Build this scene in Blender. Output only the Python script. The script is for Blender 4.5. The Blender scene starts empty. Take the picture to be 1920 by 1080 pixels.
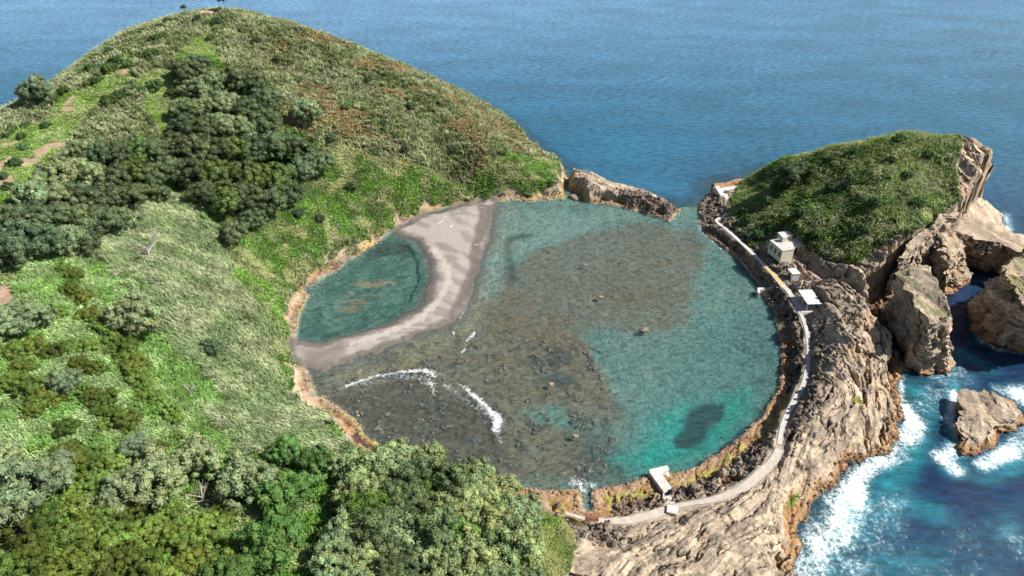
import bpy, math, random
import numpy as np
from mathutils import Vector, Matrix
R = math.radians
random.seed(7)
rng = np.random.default_rng(11)
S = bpy.context.scene
COL = S.collection

# ------------------------------------------------------------------ camera, sky, sun, exposure
CAM_H, PITCH, LENS = 135.0, 35.0, 24.0
cam_d = bpy.data.cameras.new('camera'); cam = bpy.data.objects.new('camera', cam_d); COL.objects.link(cam)
cam.location = (0, 0, CAM_H); cam.rotation_euler = (R(90 - PITCH), 0, 0)
cam_d.lens = LENS; cam_d.sensor_width = 36; cam_d.clip_start = 1; cam_d.clip_end = 20000
S.camera = cam
SUN_AZ, SUN_EL = -4.0, 46.0            # azimuth counted from +X towards +Y
W = bpy.data.worlds.new('World'); S.world = W; W.use_nodes = True
nt = W.node_tree; nt.nodes.clear()
sky = nt.nodes.new('ShaderNodeTexSky'); sky.sky_type = 'NISHITA'; sky.sun_disc = False
sky.sun_elevation = R(SUN_EL); sky.sun_rotation = R(90 - SUN_AZ); sky.air_density = 1.0; sky.dust_density = 1.2; sky.ozone_density = 1.0
bg = nt.nodes.new('ShaderNodeBackground'); bg.inputs[1].default_value = 0.062
wo = nt.nodes.new('ShaderNodeOutputWorld')
nt.links.new(sky.outputs[0], bg.inputs[0]); nt.links.new(bg.outputs[0], wo.inputs[0])
sd = bpy.data.lights.new('sun', 'SUN'); sd.energy = 5.0; sd.angle = R(0.5); sd.color = (1.0, 0.965, 0.91)
sun = bpy.data.objects.new('sun', sd); COL.objects.link(sun)
sv = Vector((math.cos(R(SUN_EL)) * math.cos(R(SUN_AZ)), math.cos(R(SUN_EL)) * math.sin(R(SUN_AZ)), math.sin(R(SUN_EL))))
sun.rotation_euler = sv.to_track_quat('Z', 'Y').to_euler()
S.view_settings.view_transform = 'Standard'; S.view_settings.look = 'None'
S.view_settings.exposure = 0.68; S.view_settings.gamma = 1.0; S.view_settings.use_curve_mapping = False

# ------------------------------------------------------------------ numpy noise
def _h(ix, iy, iz, seed):
    n = (ix.astype(np.int64) * 374761393 + iy.astype(np.int64) * 668265263 + iz * 2147483647 + seed * 974634777) & 0xffffffff
    n = ((n ^ (n >> 13)) * 1274126177) & 0xffffffff
    n = ((n ^ (n >> 16)) * 2246822519) & 0xffffffff
    return ((n ^ (n >> 15)) & 0xffffff).astype(np.float32) / 16777215.0
def n2(x, y, seed=0):
    fx = np.floor(x); fy = np.floor(y); tx = (x - fx).astype(np.float32); ty = (y - fy).astype(np.float32)
    tx = tx * tx * (3 - 2 * tx); ty = ty * ty * (3 - 2 * ty)
    a = _h(fx, fy, 0, seed); b = _h(fx + 1, fy, 0, seed); c = _h(fx, fy + 1, 0, seed); d = _h(fx + 1, fy + 1, 0, seed)
    return (a + (b - a) * tx) * (1 - ty) + (c + (d - c) * tx) * ty
def n3(x, y, z, seed=0):
    fz = np.floor(z); tz = z - fz; tz = tz * tz * (3 - 2 * tz); i = fz.astype(np.int64)
    def lay(k):
        fx = np.floor(x); fy = np.floor(y); tx = x - fx; ty = y - fy
        tx = tx * tx * (3 - 2 * tx); ty = ty * ty * (3 - 2 * ty)
        a = _h(fx, fy, k * 7919, seed); b = _h(fx + 1, fy, k * 7919, seed); c = _h(fx, fy + 1, k * 7919, seed); d = _h(fx + 1, fy + 1, k * 7919, seed)
        return (a + (b - a) * tx) * (1 - ty) + (c + (d - c) * tx) * ty
    return lay(i) * (1 - tz) + lay(i + 1) * tz
def fbm(x, y, o=4, seed=0, g=0.5):
    s = 0; a = 1; t = 0
    for k in range(o):
        s = s + a * n2(x * 2 ** k + 17.3 * k, y * 2 ** k - 9.1 * k, seed + k); t += a; a *= g
    return s / t
def fbm3(x, y, z, o=4, seed=0, g=0.5):
    s = 0; a = 1; t = 0
    for k in range(o):
        s = s + a * n3(x * 2 ** k + 17.3 * k, y * 2 ** k - 9.1 * k, z * 2 ** k + 3.7 * k, seed + k); t += a; a *= g
    return s / t
def sst(a, b, x):
    t = np.clip((x - a) / (b - a), 0, 1); return t * t * (3 - 2 * t)
def mix(a, b, t):
    if np.ndim(t) and (np.ndim(a) > np.ndim(t) or np.ndim(b) > np.ndim(t) or np.shape(a) == (3,) or np.shape(b) == (3,)): t = np.asarray(t)[..., None]
    return np.asarray(a) * (1 - t) + np.asarray(b) * t
def srgb(r, g, b):
    f = lambda c: ((c / 255 + 0.055) / 1.055) ** 2.4 if c > 10 else c / 255 / 12.92
    return np.array([f(r), f(g), f(b)])

# ------------------------------------------------------------------ survey: turning sightings of the photo into world points
FPX = LENS / 36 * 1920; ct, st_ = math.cos(R(PITCH)), math.sin(R(PITCH))
def ray(px, py):
    a = (px - 960) / FPX; b = -(py - 540) / FPX
    return np.array([a, ct + b * st_, -st_ + b * ct])
def P(px, py, h=0.0, dx=0.0, dy=0.0):
    d = ray(px, py); t = (CAM_H - h) / -d[2]
    return np.array([d[0] * t + dx, d[1] * t + dy])
def PL(pts): return np.array([P(*p) for p in pts])

LAGOON = PL([(1270,404),(1257,417),(1235,409),(1197,397),(1148,386),(1096,379),(1086,364),(1068,358),(1058,376),(1050,375),(1000,378),(950,378),(905,380),(860,385),(800,400),(740,432),(690,468),(650,492),(612,520),(585,538),(568,542),
    (578,556),(560,600),(556,640),(557,665),(580,695),(585,715),(600,745),(640,765),(670,790),(692,826),(740,860),(850,890),(960,908),(1000,918),(1090,917),(1150,912),(1215,895),(1270,887),
    (1330,860),(1390,818),(1430,777),(1458,730),(1466,690),(1462,640),(1450,590),(1430,548),(1400,505),(1370,475),(1335,450),(1312,425),(1306,405)])
CHANNEL = PL([(1266,428),(1277,400),(1274,372),(1280,340),(1330,340),(1318,370),(1308,385),(1312,420),(1325,440)])
OUTER = np.array([P(*p) for p in [(1272,392),(1262,378,2.5,1,3),(1200,362,3,0,3),(1140,345,4,0,3),(1075,320,5,0,3),(1045,303),(1020,290),(1003,281),(930,262,12,18,22),(850,200,26,22,50),
    (780,145,35,20,60),(640,80,48,10,75),(450,22,61,-5,80),(320,25,60,-45,75),(170,110,50,-75,40),(0,210,45,-80,10)]] + [np.array(p) for p in
    [(-300.,170.),(-300.,60.),(-250.,-10.),(-60.,-20.),(20.,-10.),(50.,40.)]] + [P(*p) for p in
    [(1505,1090),(1512,1020),(1527,955),(1550,930),(1585,903),(1600,867),(1630,850),(1660,840),(1676,805),(1698,780),(1684,740),(1686,700),(1690,675),(1684,640,5),(1668,600,10),(1660,565,12),
     (1668,525,13),(1690,500,14),(1712,492,12),(1745,470,14),(1770,440,18),(1796,425,18),(1815,400,16),(1835,385,12),(1842,350,14),(1832,305,20,4,3),(1815,262,30,4,8),(1690,250,34,5,22),(1560,270,24,-2,18),
     (1470,295,12,-3,12),(1405,344,1,4,6),(1380,343,0,0,3),(1338,350,0,-1,2),(1330,365),(1314,375)]])

# height soundings: (sighting x, sighting y, height)
HP = [(400,24,61),(450,30,60),(340,34,59.5),(560,56,54),(640,86,48),(700,113,43.5),(780,145,37),(840,200,29),(900,245,21),(960,270,13.5),(1010,292,8),(1045,318,6),
 (250,60,57),(170,110,50.5),(120,150,47.5),(60,190,46),(0,215,45),(-100,270,44),(-200,330,43),
 (330,60,58),(400,80,55),(500,100,49),(600,130,43),(700,180,35),(800,240,26),(900,300,15),(960,330,8.5),(1010,350,5),
 (300,120,53),(200,180,48),(100,240,44),(0,290,43),(-150,380,42),(400,160,46),(500,200,39),(600,230,33),(700,280,24),(800,330,13),(850,355,5),(940,362,3.6),(800,374,4.6),(720,410,4.8),(900,350,5),
 (300,230,42),(200,260,42),(100,320,40),(0,380,40),(400,270,34),(500,300,27),(600,330,20),(680,370,13),(740,395,6.5),(640,440,7),(560,490,6.5),
 (300,350,30),(200,370,33),(100,420,35),(0,460,37),(-120,520,38),(400,380,25),(500,400,19),(560,430,13),(300,460,26),(400,480,19),(470,520,13),(520,570,7.5),
 (200,480,31),(100,520,34),(0,560,37),(300,560,25),(400,580,17.5),(480,640,9.5),(520,700,5.5),(200,620,29),(100,650,32),(0,680,35),(-120,700,38),
 (300,700,22),(400,740,14.5),(480,760,9),(540,780,6),(610,820,5),(650,830,4),(200,780,26),(100,820,28),(0,860,31),(-100,900,34),
 (300,860,19),(400,870,14),(500,870,10),(580,900,8),(200,940,23),(0,1020,27),(100,1000,25),(300,980,18),(450,1000,14),(600,1000,10),(750,980,8),(880,960,6),(980,960,5),(750,1080,10),(900,1080,8),(600,1100,12),(300,1120,20),(0,1150,26),
 (1030,1000,7),(1000,1080,8),(1060,950,4),(1100,975,4),(1180,968,4.2),(1250,950,4.2),(1330,938,4.6),(1400,905,5),(1440,870,5),(1462,835,5),(1470,790,5),(1510,710,5),(1515,650,5),(1505,590,5),
 (1475,530,4.6),(1435,492,4.2),(1400,455,3.8),(1370,425,3.4),(1343,410,3),(1325,390,1.6),(1368,390,3),(1358,365,2.6),
 (1100,1040,7.5),(1200,1020,8),(1300,1000,8.5),(1400,980,9),(1450,940,7),(1480,1000,6),(1500,1040,4),(1400,1060,10),(1250,1080,10),(1100,1090,9),(1520,920,4),(1560,880,4.5),(1500,860,6),
 (1530,800,7.5),(1600,800,5.5),(1640,800,3.5),(1670,780,2.2),(1560,740,9),(1620,740,7.5),(1660,740,5),(1560,660,10),(1620,660,11),(1660,660,10),(1570,590,11),(1630,590,13),(1665,600,13.5),(1560,530,11),(1620,520,13),(1660,530,14),(1520,500,9),(1560,490,11),(1540,545,9),(1530,620,7.5),
 (1500,470,9),(1440,450,6.5),(1400,415,6),(1395,370,6),(1420,350,7.5),(1470,298,17),(1560,278,27),(1620,268,32),(1690,253,36),(1760,262,34),(1790,270,32),
 (1450,400,12),(1500,430,14),(1500,370,17),(1580,450,16),(1580,380,22),(1580,330,26),(1660,470,18),(1680,480,19),(1660,400,25),(1660,330,31),(1740,400,25),(1740,330,30),(1770,360,28),
 (1085,335,6.5),(1150,355,5.2),(1200,368,4.4),(1245,380,3.6),(560,525,3.5),(700,440,5),(545,600,4),(535,660,3.5),(560,720,2.5),(600,760,2.5),(660,800,3)]
HW = np.array([list(P(*p)) + [p[2]] for p in HP])
HW = np.vstack([HW, [[-300, 100, 25], [-300, 220, 15], [-200, 360, 20], [-60, 370, 22], [-200, 20, 34], [-80, 10, 22], [0, 10, 14], [-250, 0, 34], [-60, 400, 5], [-220, 400, 5]]])
EX = [(1690,253,36,2,14,18),(1560,278,27,-2,12,13),(1470,298,17,-3,9,7),(1760,262,34,4,12,16),(1400,344,5,0,6,2),(1620,268,32,0,13,16),(1790,268,32,12,6,18),(450,22,61,0,22,50),(400,15,62,-4,22,50),(560,50,55,4,22,44),(640,80,48.5,6,22,38),(780,145,37,8,20,27),(700,108,44,8,20,32),(900,245,21,8,14,13),(250,60,57,-18,18,45),(170,110,50.5,-20,14,38),(60,190,46,-20,10,36),(960,270,13.5,6,10,8)]
HW = np.vstack([HW, np.array([list(P(a, b, h, dx, dy)) + [h2] for a, b, h, dx, dy, h2 in EX])])

def tps_fit(XY, V, lam=0.5):
    n = len(XY); d = np.linalg.norm(XY[:, None] - XY[None], axis=2) / 50
    K = np.where(d > 0, d * d * np.log(np.maximum(d, 1e-9)), 0) + np.eye(n) * lam * 0.002
    Q = np.hstack([np.ones((n, 1)), XY / 50]); A = np.block([[K, Q], [Q.T, np.zeros((3, 3))]])
    return np.linalg.solve(A, np.concatenate([V, np.zeros(3)]))
def tps_eval(XY, w, X, Y):
    out = w[-3] + w[-2] * X / 50 + w[-1] * Y / 50
    for (x, y), c in zip(XY, w[:-3]):
        r2 = ((X - x) ** 2 + (Y - y) ** 2) / 2500 + 1e-12
        out = out + c * 0.5 * r2 * np.log(r2)
    return out
def sdf(poly, X, Y):                       # positive inside
    best = np.full(X.shape, 1e9); ins = np.zeros(X.shape, bool); n = len(poly)
    for i in range(n):
        x0, y0 = poly[i]; x1, y1 = poly[(i + 1) % n]; ex, ey = x1 - x0, y1 - y0
        t = np.clip(((X - x0) * ex + (Y - y0) * ey) / (ex * ex + ey * ey + 1e-12), 0, 1)
        best = np.minimum(best, (X - x0 - t * ex) ** 2 + (Y - y0 - t * ey) ** 2)
        c = (y0 > Y) != (y1 > Y); ins ^= c & (X < ex * (Y - y0) / (ey if abs(ey) > 1e-12 else 1e-12) + x0)
    d = np.sqrt(best); return np.where(ins, d, -d)
def pdist(line, X, Y, extra=None):        # distance to a polyline, and an attribute carried along it
    best = np.full(X.shape, 1e9); val = np.zeros(X.shape)
    for i in range(len(line) - 1):
        x0, y0 = line[i]; x1, y1 = line[i + 1]; ex, ey = x1 - x0, y1 - y0
        t = np.clip(((X - x0) * ex + (Y - y0) * ey) / (ex * ex + ey * ey + 1e-12), 0, 1)
        d = (X - x0 - t * ex) ** 2 + (Y - y0 - t * ey) ** 2; m = d < best; best = np.where(m, d, best)
        if extra is not None: val = np.where(m, extra[i] * (1 - t) + extra[i + 1] * t, val)
    return np.sqrt(best), val

# coarse survey grid (1 m), then the fine ground grid
X0, X1, Y0, Y1 = -262.0, 214.0, 24.0, 404.0
cx = np.arange(X0 - 6, X1 + 7, 1.0); cy = np.arange(Y0 - 6, Y1 + 7, 1.0); CX, CY = np.meshgrid(cx, cy)
def up(C, x, y):
    fx = np.clip((x - cx[0]), 0, len(cx) - 1.001); fy = np.clip((y - cy[0]), 0, len(cy) - 1.001)
    ix = fx.astype(int); iy = fy.astype(int); tx = fx - ix; ty = fy - iy
    return (C[iy, ix] * (1 - tx) + C[iy, ix + 1] * tx) * (1 - ty) + (C[iy + 1, ix] * (1 - tx) + C[iy + 1, ix + 1] * tx) * ty
def steps(*seg): return np.concatenate([np.arange(a, b - 1e-6, s_) for a, b, s_ in seg] + [[seg[-1][1]]])
gx = steps((X0, -100, .8), (-100, 18, .5), (18, 172, .21), (172, X1, .5)); gy = steps((Y0, 60, .4), (60, 225, .22), (225, 290, .35), (290, Y1, .6)); GX, GY = np.meshgrid(gx, gy)

w = tps_fit(HW[:, :2], HW[:, 2]); cH = np.maximum(tps_eval(HW[:, :2], w, CX, CY), 1.2)
warpx = (fbm(CX / 9, CY / 9, 3, 5) - .5) * 5; warpy = (fbm(CX / 9, CY / 9, 3, 9) - .5) * 5
cLag = sdf(LAGOON, CX, CY); cCh = sdf(CHANNEL, CX, CY); cOut = sdf(OUTER, CX, CY)
NOTCH = PL([(1059,368),(1060,345),(1063,320),(1069,304),(1072,307),(1066,330),(1064,350),(1066,368)]); cNo = sdf(NOTCH, CX, CY)
CUT = PL([(1090,905),(1097,950),(1100,958),(1106,950),(1104,930),(1104,905)]); cCut = sdf(CUT, CX, CY)
# sand spit
SAND = PL([(736,432),(800,402),(870,384),(905,378),(930,376),(920,425),(902,490),(884,556),(850,600),(795,624),(720,650),(650,675),(592,694),(560,680),(545,650),(560,643),(600,648),(655,632),(735,606),(792,572),(815,524),(808,480),(786,450)])
cSand = sdf(SAND, CX, CY)
POOL = PL([(736,436),(690,466),(612,520),(568,545),(575,560),(556,620),(562,642),(600,645),(655,628),(735,602),(782,570),(803,525),(795,482),(770,455)]); cPool = sdf(POOL, CX, CY)

# concrete path and its levels
PATH = [(1360,366,2.9,1.31),(1367,380,3,1.15),(1370,395,3,0.98),(1357,405,3.1,0.98),(1343,414,3.2,0.98),(1362,430,3.5,1.15),(1390,455,3.9,1.23),(1412,476,4.2,1.39),(1435,499,4.5,1.56),(1450,514,4.7,1.80),(1467,535,4.8,1.80),
        (1480,548,5,1.64),(1494,575,5,1.23),(1503,592,5,1.07),(1512,618,5,1.07),(1516,655,5,1.07),(1514,690,5,1.15),(1506,722,5,1.31),(1492,748,5,1.64),(1474,782,5,1.23),(1464,812,5,1.07),(1462,834,5,1.07)]
PATH2 = [(1462,842,5,1.87),(1450,862,5,1.87),(1438,876,4.9,1.87),(1412,900,4.9,2.18),(1396,912,4.8,2.03),(1365,928,4.6,1.56),(1330,938,4.5,1.25),(1290,945,4.3,1.17),(1262,951,4.3,1.40),(1240,960,4.2,1.87),(1205,970,4.2,2.03),(1165,977,4.1,1.48),(1120,976,4.1,1.17),(1095,972,4.1,0.94),(1060,962,4.1,0.78)]
def pathw(p): return np.array([P(a, b, h) for a, b, h, w_ in p]), np.array([h for _, _, h, _ in p]), np.array([w_ for *_, w_ in p])

# ---- fine ground
H = up(cH, GX, GY); dLag = up(cLag, GX, GY); dCh = np.maximum(up(cCh, GX, GY), up(cNo, GX, GY)); dCh = np.maximum(dCh, up(cCut, GX, GY) + .6); dOut = up(cOut, GX, GY)
nf = fbm(GX / 3.5, GY / 3.5, 4, 21) - .5; nl = fbm(GX / 14, GY / 14, 3, 31) - .5
dIn = -np.maximum(dLag, dCh) + nf * 2.2
northb = sst(250, 262, GY) * sst(10, 25, GX) * sst(82, 76, GX)
dO = dOut + (nf * 4.5 + nl * 6) * (1 - .85 * northb)
east = sst(8, 30, GX) ; south = sst(150, 120, GY) * sst(-5, 10, GX); ledge_in = np.maximum(east * sst(262, 246, GY), south) 
wl = 0.7 + ledge_in * (1.5 + 2.9 * sst(155, 115, GY) + 3.0 * nl) ; rise = 4.5 - 3.0 * ledge_in - 2.5 * northb
led = 0.15 + 0.7 * sst(0, 1.2, dIn) + 0.3 * sst(1, 5, dIn) * ledge_in
zin = led + sst(0, 1, (dIn - wl) / rise) * (H - led)
wo_ = 1.2 + 3.0 * sst(215, 180, GY) * sst(0, 20, GX); ro = 1.6 + 2.0 * sst(190, 120, GY)
ledo = 0.2 + 1.3 * sst(0, 1.8, dO) + .5 * sst(1.5, 4, dO)
zo = ledo + sst(0, 1, (dO - wo_) / ro) * np.maximum(H - ledo, 0)
zo = np.where(GX < 15, np.minimum(H, ledo + np.maximum(dO, 0) * 1.1), zo)
Z = np.minimum(zin, zo)
dl = np.minimum(dIn, dO)
# sea and lagoon floors
floor_in = -0.4 - 1.1 * sst(0, 14, -dIn) - 3.2 * np.exp(-(((GX - P(1300,800)[0]) / 17) ** 2 + ((GY - P(1300,800)[1]) / 12) ** 2)) + nf * .5
floor_out = -0.6 - 12 * sst(0, 30, -dO) + nf
Z = np.where(dl > 0, Z, np.where(dO < dIn, floor_out, floor_in))
sS = up(cSand, GX, GY) + nl * 4 + nf * 1.5; Zs = -0.55 + 0.95 * sst(-5, 4, sS) + .25 * sst(3, 9, sS)
insand = (dLag > -4) & (sS > -5) & (dCh < 0) & (GX < 20); Z = np.where(insand, np.maximum(Z, Zs), Z)
pS = up(cPool, GX, GY)
# which ground is bare rock
dWest = -dLag
VEGR = [(1360,388),(1402,345),(1470,292),(1560,268),(1690,238),(1775,250),(1786,275),(1784,310),(1790,360),(1792,392),(1752,404),(1716,428),(1692,458),(1684,490),(1690,496),(1600,486),(1555,482),(1505,470),(1500,440),(1445,448),(1436,478),(1422,472),(1385,432),(1372,405)]
# first the bare ground without detail, used to aim sightings; detail is added after
def gz_of(Zarr):
    def g(x, y):
        x = np.asarray(x, float); y = np.asarray(y, float)
        fx = np.clip(np.interp(x, gx, np.arange(len(gx))), 0, len(gx) - 1.001); fy = np.clip(np.interp(y, gy, np.arange(len(gy))), 0, len(gy) - 1.001)
        ix = fx.astype(int); iy = fy.astype(int); tx = fx - ix; ty = fy - iy
        return (Zarr[iy, ix] * (1 - tx) + Zarr[iy, ix + 1] * tx) * (1 - ty) + (Zarr[iy + 1, ix] * (1 - tx) + Zarr[iy + 1, ix + 1] * tx) * ty
    return g
ground = gz_of(Z)
TT = np.arange(60, 560, .4)
def at(px, py, off=0.0):
    d = ray(px, py); d = d / np.linalg.norm(d); X = d[0] * TT; Y = d[1] * TT; Zr = CAM_H + d[2] * TT
    g = np.maximum(ground(X, Y), 0) + off
    inside = (X > X0) & (X < X1) & (Y > Y0) & (Y < Y1); g = np.where(inside, g, off)
    k = np.argmax(Zr < g); return np.array([X[k], Y[k]])
def AT(pts, off=0.0): return np.array([at(a, b, off) for a, b in pts])
def zone(pts, blur=1.5, wob=1.0):
    s = sdf(AT(pts), CX + warpx * wob, CY + warpy * wob); return s
ZN = {}
_f = [p for p in VEGR if p not in [(1402,345),(1470,292),(1560,268),(1690,238),(1775,250),(1786,275),(1784,310)]]
_pts = [at(*_f[0])] + [P(1400,346,5,2,7), P(1470,298,17,-3,14), P(1560,278,27,-2,20), P(1690,253,36,2,22), P(1765,262,34,4,12), P(1778,285,32,2,2)] + [at(*p) for p in _f[1:]]
ZN['islet'] = sdf(np.array(_pts), CX + warpx * .5, CY + warpy * .5)
ZN['cane'] = zone([(235,390),(300,360),(350,385),(400,440),(440,470),(430,520),(470,570),(520,620),(528,715),(560,750),(605,790),(632,850),(560,845),(470,850),(420,800),(432,740),(380,690),(330,650),(300,600),(295,540),(240,520),(215,490),(170,480),(200,455)])
ZN['bright'] = zone([(430,520),(420,470),(500,400),(560,330),(640,270),(720,310),(800,320),(900,330),(1045,300),(1060,330),(1040,362),(940,366),(860,374),(760,402),(700,430),(640,470),(590,505),(556,530),(548,560),(540,640),(540,720),(520,700),(515,620),(470,560)])
ZN['grassridge'] = zone([(320,20),(395,30),(392,60),(335,92),(320,120),(250,150),(180,200),(130,260),(60,350),(30,420),(-60,420),(-200,420),(-150,330),(0,262),(80,225),(120,180),(170,160),(240,100)])
ZN['terrace'] = zone([(-80,510),(20,540),(60,480),(170,470),(230,500),(300,560),(320,640),(420,700),(430,780),(440,850),(300,860),(200,850),(120,860),(40,870),(-150,900),(-300,700)], wob=.3)
ZN['drybank'] = zone([(1000,940),(1030,950),(1060,990),(1075,1030),(1060,1100),(960,1100),(990,1000)])
ZN['wood'] = zone([(330,110),(380,100),(520,160),(545,240),(600,270),(625,330),(560,370),(520,420),(440,460),(380,380),(280,370),(240,400),(220,460),(80,480),(-60,520),(-60,400),(60,350),(110,290),(300,250),(330,200)])
ZN['foot'] = zone([(-100,860),(40,880),(200,860),(440,850),(520,830),(610,840),(700,860),(850,880),(960,915),(1005,960),(1000,1110),(400,1120),(-200,1120)])
zl = {k: up(v, GX, GY) for k, v in ZN.items()}
vegw = ((GX < 12) | (zl['bright'] > -2)) & (dWest > 0)
veg_base = sst(1.6, 3.6, np.minimum(dIn, dO * 1.2) + nf * 4 + nl * 2 - 1.2 * sst(215, 200, GY)) * np.where((GX < 14) & (GY > 150), 1, 0) + sst(5, 8, np.minimum(dIn, dO) + nf * 4) * np.where((GX < -2) & (GY <= 150), 1, 0) + sst(2.6, 4.6, dIn + nf * 4 + nl * 3) * np.where((GX >= 14) & (GY > 150) & (zl['bright'] > -4), 1, 0) * sst(1.5, 4, dO)
veg = np.clip(np.maximum.reduce([veg_base, sst(-.6, .8, zl['islet'] + nf * 2), sst(-.8, 1, zl['drybank'] + nf * 3)]), 0, 1)
veg = veg * (dl > 0); rock = (1 - veg) * (dl > -2)
# rock relief: beds, cracks, holes
LCX, LCY = P(1010, 640)
def uv(X, Y):
    rr = np.hypot(X - LCX, (Y - LCY)); return np.arctan2(Y - LCY, X - LCX) * 75 + (X - LCX) * .35, rr + (X - LCX) * .25
U, V = uv(GX, GY)
swirl = (fbm(GX / 22, GY / 22, 2, 61) - .5) * 14
beds = fbm(U / 24, (V + swirl) / 4.2, 5, 41, .52); _q = beds * 13; beds = (np.floor(_q) + sst(.62, 1, _q - np.floor(_q))) / 13
blk = fbm(GX / 11 + 9, GY / 11, 5, 43, .48) ; _q = blk * 10; blk = (np.floor(_q) + sst(.7, 1, _q - np.floor(_q))) / 10; rdg = 1 - np.abs(2 * fbm(GX / 9 + 4, GY / 9, 5, 51, .55) - 1)
crk2 = sst(.03, .0, np.abs(fbm(U / 16 + 3, (V + swirl) / 2.6, 4, 85) - .5)) * sst(.40, .55, fbm(GX / 9, GY / 9, 2, 86))
pits = sst(.60, .72, fbm(GX / 3.2, GY / 3.2, 3, 71)) 
crk = sst(.045, .0, np.abs(fbm(U / 11, V / 4, 3, 81) - .5)) * sst(.45, .6, fbm(GX / 12, GY / 12, 2, 82))
bank = sst(0, 1, (dIn - wl + .8) / 1.2) * sst(9, 4, dIn - wl) * ledge_in           # broken lava bank between ledge and path; also masks its painted shade
amp = rock * sst(.6, 3.0, dl) + (1 - ledge_in) * (GX < 40) * (GY > 120) * sst(.2, 1.2, dl) * sst(7, 3, dIn) * .55
det = (beds - .5) * 3.8 + (blk - .5) * 3.2 + (rdg - .8) * .5 - pits * .25 - crk * 2.6 - crk2 * 1.5
detn = (fbm(GX / 1.5, GY / 1.5, 4, 91, .6) - .5)
bl = sst(95, 130, GX + GY * 0 ) * 0
amp_hi = 1 + .7 * sst(78, 92, GX) * sst(128, 140, GY)
Z = Z + amp * (det * amp_hi + detn * .28) * sst(0, 3, H) + bank * (fbm(GX / 2.4, GY / 2.4, 4, 93, .6) - .5) * 5.5 - bank * pits * 1.8 - bank * crk * 1.5
Z = Z + sst(0, 1.2, dl) * rock * (fbm(GX / .9, GY / .9, 2, 95) - .5) * .22
Z = Z + veg * (fbm(GX / 5, GY / 5, 3, 97) - .5) * 1.3
Z = np.where((dl > .6), np.maximum(Z, .12), Z)
# terraces on the left slope: low steps running down towards the lagoon
pmask = np.zeros(GX.shape)
for pp in (PATH, PATH2):
    ln, hs, ws = pathw(pp); dd, hv = pdist(ln, GX, GY, hs); _, wv = pdist(ln, GX, GY, ws)
    m = sst(1.5, .3, dd - wv * .5); Z = Z * (1 - m) + (hv - .10) * m; pmask = np.maximum(pmask, m)
def flat(cxy, r, h, soft=1.5):
    global Z
    s = sdf(np.array(cxy), GX, GY); m = sst(-soft, 0, s + r); Z = Z * (1 - m) + h * m
_s = (P(1499.5, 544, 8.0) + P(1538, 570, 8.0)) / 2; flat([_s + np.array(q) for q in ((-4.6, -5.4), (3.4, -5.4), (3.4, 5.0), (-4.6, 5.0))], 0, 4.95, .8)
_s = P(1489, 509, 7.6); flat([_s + np.array(q) for q in ((-3.2, -2.8), (2.4, -2.8), (2.4, 2.6), (-3.2, 2.6))], 0, 4.95, .8)
_A, _B, _C = P(1444, 451, 11), P(1467.6, 471, 11), P(1492, 469, 11); _v = (_A - _B) / np.linalg.norm(_A - _B); _u = np.array([_v[1], -_v[0]])
_hr = [_B - _v * 1 - _u * 1, _B + _u * 9 - _v * 1, _B + _u * 9 + _v * 13, _B - _u * 1 + _v * 13]; hsd = sdf(np.array(_hr), GX, GY)
_ul = (GX - _B[0]) * _u[0] + (GY - _B[1]) * _u[1]; m = sst(-2.5, 0, hsd); Z = Z * (1 - m) + np.minimum(Z, 5.0 + 2.0 * sst(0, 4, _ul)) * m; veg = veg * (1 - sst(-2.4, -1, hsd))
ground = gz_of(Z)

# ------------------------------------------------------------------ object helpers
def tag(o, label=None, cat=None, group=None, kind=None):
    for k, v in (('label', label), ('category', cat), ('group', group), ('kind', kind)):
        if v: o[k] = v
    return o
def mesh_np(name, verts, faces, mat, parent=None, colors=None, smooth=True, attrs=None):
    """faces: (n,k) int array or list of such arrays"""
    fl = faces if isinstance(faces, list) else [faces]; fl = [np.asarray(f, dtype=np.int32) for f in fl if len(f)]
    me = bpy.data.meshes.new(name); verts = np.asarray(verts, dtype=np.float32)
    me.vertices.add(len(verts)); me.vertices.foreach_set('co', verts.ravel())
    nl_ = sum(f.size for f in fl); npoly = sum(len(f) for f in fl)
    me.loops.add(nl_); me.loops.foreach_set('vertex_index', np.concatenate([f.ravel() for f in fl]))
    me.polygons.add(npoly); tot = np.concatenate([np.full(len(f), f.shape[1], np.int32) for f in fl]); st = np.concatenate([[0], np.cumsum(tot)[:-1]]).astype(np.int32)
    me.polygons.foreach_set('loop_start', st)
    me.update(calc_edges=True)
    me.polygons.foreach_set('use_smooth', np.full(npoly, smooth))
    if colors is not None:
        a = me.color_attributes.new('Col', 'FLOAT_COLOR', 'POINT'); c = np.ones((len(verts), 4), np.float32); c[:, :colors.shape[1]] = colors; a.data.foreach_set('color', c.ravel())
    for k, v in (attrs or {}).items():
        a = me.attributes.new(k, 'FLOAT', 'POINT'); a.data.foreach_set('value', np.asarray(v, np.float32).ravel())
    me.validate(); 
    if mat: me.materials.append(mat)
    o = bpy.data.objects.new(name, me); COL.objects.link(o)
    if parent: o.parent = parent
    return o
def empty(name, loc, rz=0, label=None, cat=None, group=None):
    o = bpy.data.objects.new(name, None); o.location = loc; o.rotation_euler = (0, 0, rz); o.empty_display_size = .5; COL.objects.link(o)
    return tag(o, label, cat, group)
def grid_faces(ny, nx):
    i = np.arange(ny * nx).reshape(ny, nx); return np.stack([i[:-1, :-1], i[:-1, 1:], i[1:, 1:], i[1:, :-1]], -1).reshape(-1, 4)
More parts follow.
